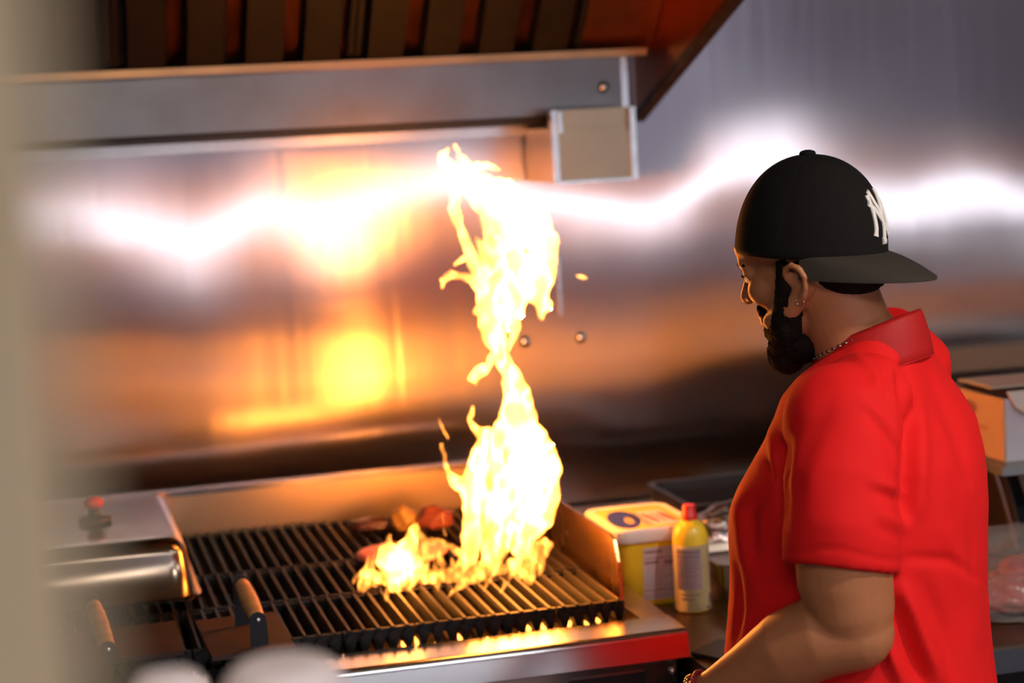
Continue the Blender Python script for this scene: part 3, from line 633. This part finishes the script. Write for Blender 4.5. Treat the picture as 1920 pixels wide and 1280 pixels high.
# ------------------------------------------------------------------ close to the lens: pass shelf with two white bowls
ps = tag(empty('pass_shelf', (.1, 1.15, 0)), 'steel pass shelf on posts just below the view, carrying two white bowls', 'shelf')
obj('shelf_board', box(-.12, .30, 1.00, 1.20, 1.335, 1.35), STEEL, ps, bevel=.003)
for x in (-.10, .28):
    for y in (1.02, 1.18): obj('post', box(x-.01, x+.01, y-.01, y+.01, 0, 1.3345), STEEL, ps)
def bowl(px0, px1, pyt, label):
    p0, p1 = at_y(px0, 1260, 1.10), at_y(px1, 1260, 1.10); r = (p1.x-p0.x)/2; zt_ = at_y((px0+px1)/2, pyt, 1.10).z; c = Vector(((p0.x+p1.x)/2, 1.10, 0))
    b = [(r*1.02, 1.3505), (r*1.02, 1.354), (r*1.0, 1.356)]
    for i in range(9):
        t = math.radians(90*i/8); b.append((r*(.55+.45*math.cos(t)), zt_-.028+.028*math.sin(t)))
    b.append((.002, zt_+.0001))
    return tag(obj('paper_bowl', add_lathe(BM(), b, c, 40), mat('white_paper', (.72, .58, .54), .6, 0, ns=6, var=.05), smooth=True, angle=50), label, 'bowl')
bowl(232, 392, 1262, 'blurred white upturned bowl close to the lens, the smaller of two')
bowl(405, 655, 1240, 'blurred white upturned bowl close to the lens, the larger of two')
#@@PERSON@@
# ------------------------------------------------------------------ the cook
P0 = Vector((1.09, 2.45, 0)); vdir = Vector((P0.x, P0.y, 0)).normalized(); pl = Vector((-vdir.y, vdir.x, 0))
TH = math.radians(24)
Fd = (pl*math.cos(TH)+vdir*math.sin(TH)).normalized(); Ld = Vector((-Fd.y, Fd.x, 0)); Zd = Vector((0, 0, 1))
def pv(px, py, off=0.):
    d = Vector(_ray(px, py)); o = Vector(CO); q = P0+vdir*off; t = (q-o).dot(vdir)/d.dot(vdir); return o+d*t
def loc(f, l, u): return P0+Fd*f+Ld*l+Zd*u
MPX = (pv(1600, 900)-pv(1500, 900)).length/100
fp, lp = Fd.dot(pl), Ld.dot(pl)
def torso_rings(rows, n=40, shrink=0., ex=2.3):
    R = []
    for py, xl, xr, b in rows:
        A, B = pv(xl, py), pv(xr, py); c = (A+B)/2; hw = (A-B).length/2
        a = math.sqrt(max((hw)**2-(lp*b)**2, .0004))/fp; a -= shrink; b2 = b-shrink
        ring = []
        for i in range(n):
            t = 2*math.pi*i/n; ct, st = math.cos(t), math.sin(t)
            ring.append(c+Fd*a*math.copysign(abs(ct)**(2/ex), ct)+Ld*b2*math.copysign(abs(st)**(2/ex), st))
        R.append(ring)
    return R
ROWS = [(1420, 1372, 1870, .185), (1340, 1366, 1868, .185), (1280, 1362, 1864, .185), (1200, 1368, 1856, .185), (1100, 1374, 1846, .185), (1000, 1375, 1846, .19), (950, 1378, 1849, .195), (900, 1396, 1849, .20), (850, 1420, 1845, .20),
        (800, 1444, 1830, .20), (760, 1462, 1806, .19), (725, 1476, 1782, .175), (695, 1500, 1762, .15), (665, 1540, 1748, .115), (640, 1572, 1738, .09), (622, 1590, 1728, .08)]
OUT = 0.0
sh = pv(1590, 790, -.155); sm = pv(1580, 900, -.185); shem = pv(1574, 1058, -.20)
elb = pv(1604, 1185, -.20)
RS = loc(-.02, -.175, 1.42); RE = loc(.0, -.245, 1.14); RW = loc(.10, -.22, 1.0)
SKIN = mat('brown_skin', (.42, .150, .060), .45, 0, ns=30, var=.10, bump=.06, bs=300, inp={'Specular IOR Level': .35})
# head frame
TILT = math.radians(17)
HF = (Fd*math.cos(TILT)-Zd*math.sin(TILT)); HU = (Zd*math.cos(TILT)+Fd*math.sin(TILT)); HL = Ld
HC = pv(1522, 468, 0)
HR = Matrix((HF, HL, HU)).transposed()
def hd(f, l, u): return HC+HF*f+HL*l+HU*u
def tri(a): return Matrix.Rotation(a, 3, 'Y')
b = BM()
E_ = lambda f, l, u, rf, rl, ru, sub=4, rot=None: add_ell(b, hd(f, l, u), (rf, rl, ru), HR @ rot if rot else HR, sub)
E_(-.008, 0, .028, .100, .076, .085); E_(-.03, 0, -.01, .070, .070, .070)
E_(.038, 0, -.030, .058, .060, .082); E_(.040, 0, -.082, .046, .050, .034); E_(.078, 0, -.112, .019, .024, .018)
E_(.088, 0, .012, .018, .048, .018); E_(.060, 0, .030, .048, .062, .040); E_(.066, .036, -.034, .030, .024, .026); E_(.066, -.036, -.034, .030, .024, .026)
E_(.089, 0, -.070, .015, .026, .018)
E_(.101, 0, -.066, .008, .020, .0055, 3); E_(.101, 0, -.078, .008, .018, .006, 3)
add_tube(b, [hd(.097, 0, .004), hd(.107, 0, -.014), hd(.117, 0, -.034)], [.009, .009, .0125])
for s in (1, -1):
    E_(.106, s*.012, -.038, .010, .008, .008, 3)
    E_(.084, s*.032, -.006, .013, .017, .010, 3)
    add_tube(b, [hd(.07, s*.045, -.08), hd(.03, s*.062, -.072), hd(-.005, s*.066, -.05)], [.014, .016, .014])
    # ear: helix, lobe and a shallow plate
    pts = [hd(.012, s*.074, -.040), hd(.014, s*.079, -.027), hd(.008, s*.085, -.018), hd(-.005, s*.089, -.016), hd(-.015, s*.090, -.024), hd(-.018, s*.088, -.037), hd(-.013, s*.083, -.051), hd(-.004, s*.078, -.062), hd(.004, s*.074, -.067)]
    add_tube(b, pts, [.0040, .0046, .0050, .0054, .0054, .0052, .0054, .0064, .0050], 12)
    E_(-.002, s*.0755, -.040, .012, .0035, .021, 3); E_(.008, s*.073, -.042, .005, .005, .008, 3)
# neck
add_tube(b, [hd(-.012, 0, -.05), pv(1592, 618, 0), pv(1632, 690, 0)], [.060, .061, .072], 28)
head_bm = b
# torso, arms, legs of the body (mostly under clothes)
add_rings(b, torso_rings(ROWS, shrink=.028))
add_tube(b, [sh, sm, pv(1582, 1000, -.20), pv(1584, 1090, -.20), pv(1596, 1150, -.20), elb+Vector((0, 0, 0))], [.058, .064, .067, .064, .0585, .050], 28)
add_ell(b, pv(1622, 1196, -.205), (.036, .036, .036), None, 3)
fw1 = [elb, pv(1545, 1190, -.192), pv(1478, 1219, -.175), pv(1405, 1262, -.155), pv(1345, 1292, -.14), pv(1300, 1311, -.13)]
add_tube(b, fw1, [.052, .057, .055, .042, .031, .025], 28)
add_tube(b, [RS, RS+(RE-RS)*.5, RE], [.064, .060, .048], 24); add_tube(b, [RE, RE+(RW-RE)*.35, RW], [.048, .048, .026], 24)
def hand(b, wrist, d, side, up):
    """wrist point, forearm direction, towards-the-thumb direction, back-of-hand direction"""
    d = d.normalized(); side = (side-d*side.dot(d)).normalized(); up = d.cross(side)*(1 if d.cross(side).dot(up) > 0 else -1)
    add_tube(b, [wrist-d*.01, wrist+d*.03], [.024, .026], 16)
    for k, s in enumerate((.030, .010, -.010, -.029)): add_tube(b, [wrist+d*.02+side*s*.5, wrist+d*.088+side*s], [.014, .0115], 12)
    for k, (s, L) in enumerate(((.031, .068), (.0105, .076), (-.0105, .070), (-.031, .056))):
        p = wrist+d*.090+side*s; seg = []; a = 0
        for q, (fr_, bend) in enumerate(((.42, .35), (.32, .6), (.26, .5))):
            seg.append(p.copy()); a += bend; p = p+(d*math.cos(a)-up*math.sin(a))*L*fr_
        seg.append(p); add_tube(b, seg, [.0092, .0088, .0082, .0072], 12)
    t0 = wrist+d*.028+side*.024; t1 = t0+(d*.6+side*.7-up*.3).normalized()*.040; t2 = t1+(d*.85+side*.15-up*.5).normalized()*.030; t3 = t2+(d*.9-side*.1-up*.45).normalized()*.024
    add_tube(b, [t0, t1, t2, t3], [.014, .0115, .010, .008], 12)
hand(b, fw1[-1], (fw1[-1]-fw1[-3]), Zd*.6-Ld*.8, Ld*.7+Zd*.7)
hand(b, RW, Fd*.45-Zd*.85, Zd*.6+Ld*.8, -Ld*.7+Zd*.7)
for s in (1, -1):
    hip, kn, an = loc(-.01, s*.095, .92), loc(.02, s*.11, .50), loc(-.03, s*.115, .10)
    add_tube(b, [hip, kn, an], [.088, .058, .040], 20); add_tube(b, [loc(-.05, s*.115, .045), loc(.13, s*.13, .035)], [.036, .030], 16)
body_me = remesh(b, .0038, 3, 'body')
for v in body_me.vertices:
    e_ = (v.co-pv(1520, 463, 0)).dot(Zd*math.cos(.07)-Fd*math.sin(.07))
    if e_ > -.003: k_ = .91-.05*min(e_/.05, 1); v.co.x = HC.x+(v.co.x-HC.x)*k_; v.co.y = HC.y+(v.co.y-HC.y)*k_; v.co.z = min(v.co.z, HC.z+.10)
cook = link('person', body_me, None, SKIN, smooth=True)
tag(cook, 'man in a red polo shirt and backward black cap facing the flaming grill', 'person')

# ---- red polo shirt
b = BM(); add_rings(b, torso_rings(ROWS))
add_tube(b, [pv(1640, 725, -.09), pv(1596, 775, -.145), sm, pv(1578, 1000, -.20)], [.060, .078, .0810, .0770], 30, False)
add_ell(b, pv(1580, 795, -.15), (.080, .080, .085), None, 4)
SL = [(.0770, pv(1578, 1000, -.20)), (.0755, pv(1574, 1062, -.20))]
add_rings(b, [[p+Vector((math.cos(2*math.pi*k/30)*r, math.sin(2*math.pi*k/30)*r, -.014*math.sin(2*math.pi*k/30+.2)-.013*math.cos(2*math.pi*k/30))) for k in range(30)] for r, p in ((.0785, sm), (.0785, pv(1578, 985, -.20)), (.0780, pv(1574, 1066, -.20)))])
add_tube(b, [loc(-.02, -.12, 1.46), RS, RS+(RE-RS)*.62], [.06, .078, .074], 24, False)
shirt_me = remesh(b, .0052, 7, 'shirt')
# folds: pushed in or out along drawn lines (px path, width px, depth mm), only on the side of the arm that faces the room
co = np.empty(len(shirt_me.vertices)*3); shirt_me.vertices.foreach_get('co', co); co = co.reshape(-1, 3)
no = np.empty_like(co.ravel()); shirt_me.vertices.foreach_get('normal', no); no = no.reshape(-1, 3)
cc = (co-CO) @ CM; pxs = CX+FPX*cc[:, 0]/-cc[:, 2]; pys = CY-FPX*cc[:, 1]/-cc[:, 2]
tocam = -(co-CO); tocam /= np.linalg.norm(tocam, axis=1)[:, None]; face = np.clip((no*tocam).sum(1)*2+.3, 0, 1)
FOLDS = [  # path, width, depth(mm)
 ([(1690, 690), (1700, 760), (1702, 850), (1700, 960)], 13, -9), ([(1722, 740), (1728, 840), (1722, 960)], 15, 3.5), ([(1672, 720), (1688, 820), (1690, 900)], 10, 2.5),
 ([(1610, 745), (1650, 780), (1690, 835)], 12, 1.6), ([(1625, 770), (1660, 812), (1692, 862)], 9, -1.8), ([(1640, 900), (1700, 922)], 10, 2.2), ([(1640, 922), (1702, 944)], 9, -1.8),
 ([(1650, 960), (1700, 990)], 10, 1.8), ([(1640, 985), (1690, 1010)], 10, -1.2),
 ([(1560, 740), (1520, 830), (1496, 900), (1490, 980)], 18, -1.2), ([(1478, 830), (1466, 900), (1468, 980)], 9, -6), ([(1440, 790), (1452, 860), (1458, 920)], 10, 3),
 ([(1400, 920), (1385, 950), (1395, 1040), (1420, 1110)], 14, 3), ([(1425, 930), (1405, 960), (1412, 1030)], 12, -3), ([(1430, 860), (1450, 900)], 10, -3),
 ([(1690, 1100), (1720, 1180), (1760, 1270)], 14, 7), ([(1680, 1130), (1705, 1210), (1735, 1290)], 12, -7), ([(1660, 1200), (1690, 1280)], 10, 6), ([(1730, 1090), (1770, 1180), (1800, 1290)], 16, -4), ([(1780, 1000), (1815, 1100), (1830, 1200)], 16, 3),
 ([(1740, 700), (1790, 800), (1815, 900)], 16, -2.5), ([(1380, 1060), (1385, 1140), (1372, 1220)], 10, -4),
 ([(1700, 1045), (1780, 1050), (1830, 1085)], 10, -2.5), ([(1600, 660), (1640, 700), (1650, 740)], 10, 2)]
disp = np.zeros(len(co))
for path, wd, dp in FOLDS:
    best = np.full(len(co), 1e9)
    ends = np.ones(len(co))
    tot = len(path)-1
    for k in range(tot):
        (xa, ya), (xb, yb) = path[k], path[k+1]; dx, dy = xb-xa, yb-ya; t = np.clip(((pxs-xa)*dx+(pys-ya)*dy)/(dx*dx+dy*dy), 0, 1)
        d = np.hypot(pxs-xa-t*dx, pys-ya-t*dy); up_ = d < best; best = np.where(up_, d, best); g = (k+t)/tot; ends = np.where(up_, np.sin(np.pi*np.clip(g*.86+.07, 0, 1))**.6, ends)
    disp += dp*.0021*np.exp(-(best/wd)**2)*ends
# stitched line above the sleeve hem
yh = 1036+8*np.sin((pxs-1470)/70.)*0-14*np.exp(-((pxs-1565)/60)**2)+((pxs-1465)/220)*16
near = ((np.linalg.norm(co-np.array(sm), axis=1) < .30) & (pxs > 1455) & (pxs < 1696) & (tocam @ np.array([0, 0, 1]) > -9))
arm_side = ((co-np.array(P0)) @ np.array(vdir)) < -.14
disp += np.where(near & arm_side, -.0022*np.exp(-((pys-yh)/4.5)**2), 0)
rn = np.array([(.0036*noise.noise(Vector(c)*9))+.0016*noise.noise(Vector((c[0]*26, c[1]*26, c[2]*12))) for c in co])
disp = np.clip(disp, -.013, .012)
co2 = co+no*((disp*face)+rn)[:, None]
shirt_me.vertices.foreach_set('co', co2.ravel()); shirt_me.update()
CLOTH = mat('red_polyester', (.76, .007, .006), .8, 0, ns=400, var=.05, inp={'Specular IOR Level': .25}, bump=.05, bs=900)
shirt = link('polo_shirt', shirt_me, cook, CLOTH, smooth=True)
# collar: stand and fall, open at the throat
def collar_pt(ph, k, lift):
    # ph: 0 = front, 180 = nape ; k: 0 inner base .. 1 outer tip
    c = pv(1630, 660, 0); a, bb = .074+.012*k, .064+.016*k
    return c+Fd*a*math.cos(ph)*.98+Ld*bb*math.sin(ph)+Zd*(lift-.030*math.cos(ph)*1.0)
bm = BM(); rows_ = []
for k, lift in ((.05, -.010), (.0, .012), (.02, .026), (.12, .032), (.40, .026), (.9, .006), (1.35, -.020), (1.5, -.032), (1.35, -.034)):
    rows_.append([bm.verts.new(collar_pt(math.radians(24+(312)*i/60), k, lift*(1 if lift > 0 else 1.0))) for i in range(61)])
for r0, r1 in zip(rows_, rows_[1:]):
    for i in range(60): bm.faces.new((r0[i], r0[i+1], r1[i+1], r1[i]))
bmesh.ops.solidify(bm, geom=bm.faces[:], thickness=.0018)
obj('collar', bm, mat('red_collar', (.74, .018, .015), .6, 0, ns=300, var=.05), shirt, smooth=True)
# trousers and shoes (below the view)
b = BM(); add_rings(b, torso_rings([(1600, 1385, 1858, .175), (1500, 1380, 1866, .18), (1400, 1385, 1862, .178)], shrink=-.0))
for s in (1, -1): add_tube(b, [loc(-.01, s*.095, .90), loc(.02, s*.11, .50), loc(-.03, s*.115, .11)], [.108, .082, .070], 24, False)
link('trousers', remesh(b, .008, 4, 'trousers'), cook, mat('black_cloth', (.02, .02, .022), .8, 0, var=.1), smooth=True)
for s in (1, -1):
    b = BM(); add_tube(b, [loc(-.07, s*.115, .045), loc(.05, s*.125, .045), loc(.15, s*.135, .040)], [.044, .046, .038], 20); add_tube(b, [loc(-.04, s*.115, .12), loc(-.04, s*.115, .05)], [.05, .05], 20)
    for v in b.verts: v.co.z = max(v.co.z, .002)
    link('shoe', remesh(b, .006, 3, 'shoe'), cook, mat('shoe_leather', (.015, .014, .014), .4, 0, var=.1), smooth=True)

# ---- beard, hair, eyebrow, eyes, earring
HAIR = mat('black_hair', (.010, .005, .003), .9, 0, ns=120, var=.4, bump=.9, bs=420, bd=.002, inp={'Specular IOR Level': .15})
def fuzz(me, amp, fq):
    for v in me.vertices: v.co += v.normal*amp*(noise.noise(v.co*fq)+.5*noise.noise(v.co*fq*2.3))
b = BM()
E2 = lambda f, l, u, rf, rl, ru, sub=4: add_ell(b, hd(f, l, u), (rf, rl, ru), HR, sub)
for s in (1, -1):
    add_tube(b, [hd(.018, s*.0685, -.012), hd(.022, s*.0665, -.035), hd(.030, s*.060, -.062), hd(.050, s*.048, -.092), hd(.072, s*.028, -.112)], [.010, .014, .020, .023, .022], 16)
    add_tube(b, [hd(.035, s*.050, -.070), hd(.070, s*.036, -.086), hd(.088, s*.016, -.096)], [.018, .018, .014], 16)
    add_tube(b, [hd(.097, s*.004, -.054), hd(.093, s*.020, -.059), hd(.082, s*.032, -.074), hd(.074, s*.033, -.090)], [.0075, .0075, .010, .012], 12)
E2(.086, 0, -.130, .026, .036, .030); E2(.052, 0, -.126, .036, .040, .025)
bme = remesh(b, .0032, 2, 'beard'); fuzz(bme, .0022, 160)
link('beard', bme, cook, HAIR, smooth=True)
b = BM(); E2(-.036, 0, -.004, .074, .0775, .056)
E2(-.050, 0, -.036, .060, .0705, .050)
for v in b.verts:
    q = v.co-HC
hm = remesh(b, .0035, 2, 'hair'); fuzz(hm, .001, 200)
for v in hm.vertices:
    if (v.co-pv(1520, 463, 0)).dot(Zd*math.cos(.07)-Fd*math.sin(.07)) > -.012: k_ = .90; v.co.x = HC.x+(v.co.x-HC.x)*k_; v.co.y = HC.y+(v.co.y-HC.y)*k_
link('hair', hm, cook, HAIR, smooth=True)
for s in (1, -1):
    b = BM(); add_tube(b, [hd(.102, s*.014, .007), hd(.099, s*.030, .012), hd(.087, s*.044, .008)], [.0035, .0048, .003], 10); obj('eyebrow', b, HAIR, cook, smooth=True)
    b = BM(); add_ell(b, hd(.086, s*.031, -.010), (.0118, .0118, .0118), None, 3); e = obj('eyeball', b, mat('eye_white', (.7, .65, .6), .15, 0, var=0), cook, smooth=True)
    b = BM(); add_ell(b, hd(.095, s*.031, -.0135), (.0045, .0045, .0045), None, 3); obj('iris', b, mat('iris_brown', (.03, .015, .01), .1, 0, var=0), e, smooth=True)
    b = BM(); add_tube(b, [hd(.098, s*.020, -.007), hd(.101, s*.031, -.006), hd(.095, s*.042, -.008)], [.0012, .0022, .0012], 8); obj('eyelash', b, HAIR, cook, smooth=True)
    b = BM(); R_ = .0062; c = hd(.004, s*.077, -.0665)
    ring = [c+HF*R_*math.cos(t)*.9+HU*R_*math.sin(t)*1.1+HL*.001 for t in [2*math.pi*i/20 for i in range(21)]]
    add_tube(b, ring, .0007, 8, False); obj('earring', b, mat('silver', (.85, .83, .8), .15, 1, var=0), cook, smooth=True)
b = BM(); add_ell(b, hd(.016, .0775, -.030), (.0014, .0014, .0014), None, 2); obj('ear_stud', b, mat('silver'), cook, smooth=True)
# necklace links and bracelets
for i in range(26):
    t = math.radians(40+200*i/25); c = pv(1612, 652, 0)+Fd*.066*math.cos(t)+Ld*.064*math.sin(t)+Zd*(.012-.030*math.cos(t))
    if i == 0: nb = BM()
    add_ell(nb, c, (.0042, .0042, .0026), None, 2)
obj('necklace', nb, mat('silver_dark', (.35, .28, .24), .3, 1, var=0), cook, smooth=True)
wd_ = (fw1[-1]-fw1[-2]).normalized(); wa, wb = frame_of(wd_)
for off, rr, m_, nm in ((.000, .031, mat('gold', (.95, .60, .25), .2, 1, var=0), 'bracelet'), (-.014, .0325, mat('red_cord', (.25, .02, .03), .5, 0, var=0), 'wristband')):
    b = BM(); c = fw1[-2]*.22+fw1[-1]*.78+wd_*off
    N = 34
    if nm == 'bracelet':
        for i in range(N):
            t = 2*math.pi*i/N; add_ell(b, c+(wa*math.cos(t)+wb*math.sin(t))*rr, (.0042, .0030, .0036), Matrix.Rotation(i*1.3, 3, 'X'), 2)
    else: add_tube(b, [c+(wa*math.cos(2*math.pi*i/N)+wb*math.sin(2*math.pi*i/N))*rr for i in range(N+1)], .0036, 10, False)
    obj(nm, b, m_, cook, smooth=True)

# ---- backward fitted cap
CA, CB, CHh = .1085, .088, .131
cb0 = pv(1520, 463, 0)
tl = math.radians(4.0)
KF = (-Fd*math.cos(tl)-Zd*math.sin(tl)); KU = Zd*math.cos(tl)-Fd*math.sin(tl)   # KF points along the brim, backwards
CAPM = mat('black_wool', (.007, .005, .004), .9, 0, ns=60, var=.15, bump=.12, bs=600, inp={'Specular IOR Level': .2})
def cap_pt(ph, z):
    k = max(1-(max(z, 0)/CHh)**2.25, 0)**(1/2.15); s = 1+.02*(1-z/CHh)
    sh_ = .006*math.sin(math.pi*z/CHh)
    return cb0+KF*(CA*k*math.cos(ph)*s+sh_*0)+Ld*CB*k*math.sin(ph)*s+KU*(z-.004*(1-z/CHh))
zsr = [CHh*math.sin(math.pi/2*i/26) for i in range(26)]+[CHh*.9995]
bm = BM(); NP = 96; R = []
for z in zsr:
    R.append([cap_pt(2*math.pi*i/NP, z)+(0 if z > .97*CHh else 1)*Vector((0, 0, 0)) for i in range(NP)])
# six panel seams, a shallow groove each
for j, z in enumerate(zsr):
    for i in range(NP):
        if i % 16 == 8 and 0 < j < 25:
            c = cb0+KU*z; R[j][i] = R[j][i]+(c-R[j][i]).normalized()*.0012
inner = [[cb0+(p-cb0)*.97+KU*.001 for p in r] for r in R[:1]]
low_ = [[cb0+KU*(-.010)+(p-cb0-KU*(p-cb0).dot(KU))*.985 for p in R[0]]]
lo2 = [[cb0+KU*(-.0095)+(p-cb0-KU*(p-cb0).dot(KU))*.955 for p in R[0]], [cb0+KU*(.03)+(p-cb0-KU*(p-cb0).dot(KU))*.95 for p in R[0]]]
add_rings(bm, lo2[::-1]+low_+R)
cap = obj('baseball_cap', bm, CAPM, cook, smooth=True)
bm = BM(); add_lathe(bm, [(.0115, CHh-.0015), (.0118, CHh+.001), (.010, CHh+.004), (.004, CHh+.006), (.001, CHh+.006)], cb0, 20); obj('top_button', bm, CAPM, cap, smooth=True)
# brim
bm = BM(); top_, bot_ = [], []
NB, MB_ = 36, 12
for j in range(MB_+1):
    t = j/MB_; rt, rb = [], []
    for i in range(NB+1):
        ph = math.radians(-78+156*i/NB); base = (CA*1.0*math.cos(ph), CB*1.0*math.sin(ph))
        L = .076*max(math.cos(ph*90/78.), 0)**.42
        x = base[0]+L*t; y = base[1]*(1+.02*t)
        drop = -.002-.014*t-.003*(y/CB)**2-.016*t*t
        p = cb0+KF*x+Ld*y+KU*drop
        rt.append(bm.verts.new(p+KU*.0018)); rb.append(bm.verts.new(p-KU*.0018))
    top_.append(rt); bot_.append(rb)
for j in range(MB_):
    for i in range(NB):
        bm.faces.new((top_[j][i], top_[j][i+1], top_[j+1][i+1], top_[j+1][i])); bm.faces.new((bot_[j][i], bot_[j+1][i], bot_[j+1][i+1], bot_[j][i+1]))
for i in range(NB):
    bm.faces.new((top_[MB_][i], top_[MB_][i+1], bot_[MB_][i+1], bot_[MB_][i])); bm.faces.new((top_[0][i], bot_[0][i], bot_[0][i+1], top_[0][i+1]))
bmesh.ops.remove_doubles(bm, verts=bm.verts, dist=1e-5)
obj('brim', bm, mat('brim_cloth', (.024, .014, .007), .85, 0, ns=60, var=.15, bump=.1, bs=600), cap, smooth=True, angle=60)
# raised interlocked letters N and Y on the front panel
def ny(u, v, e):
    ph = -u/CA/.92; z = .050+v; p = cap_pt(ph, z); c = cb0+KU*z*.75; return p+(p-c).normalized()*e
STR = [[(-.024, .030), (-.0215, .012), (-.021, -.012), (-.024, -.024)], [(-.028, .020), (-.014, .010), (.012, -.016), (.020, -.022)], [(.018, .024), (.016, .006), (.017, -.012), (.0175, -.022)],
       [(-.017, .035), (-.010, .020), (.001, .004), (.003, -.006)], [(.017, .036), (.010, .020), (.003, .004)], [(.002, .004), (.002, -.014), (-.001, -.031)], [(-.006, -.031), (.004, -.031)]]
bm = BM()
for st in STR:
    pts = []
    for (u0, v0), (u1, v1) in zip(st, st[1:]):
        for k in range(6): pts.append((u0+(u1-u0)*k/6, v0+(v1-v0)*k/6))
    pts.append(st[-1]); n = len(pts); prof = []
    for i, (u, v) in enumerate(pts):
        a_, b_ = pts[max(i-1, 0)], pts[min(i+1, n-1)]; dx, dy = b_[0]-a_[0], b_[1]-a_[1]; L = math.hypot(dx, dy); nx_, ny_ = -dy/L, dx/L
        wv_ = .0036*(1.25 if i < 2 or i > n-3 else 1)
        prof.append([ny(u+nx_*wv_*s, v+ny_*wv_*s, e) for s, e in ((-1, -.001), (-1, .0018), (-.5, .0030), (.5, .0030), (1, .0018), (1, -.001))])
    add_rings(bm, prof)
obj('emblem', bm, mat('white_thread', (.80, .72, .66), .7, 0, ns=200, var=.06, bump=.3, bs=700), cap, smooth=True, angle=50)
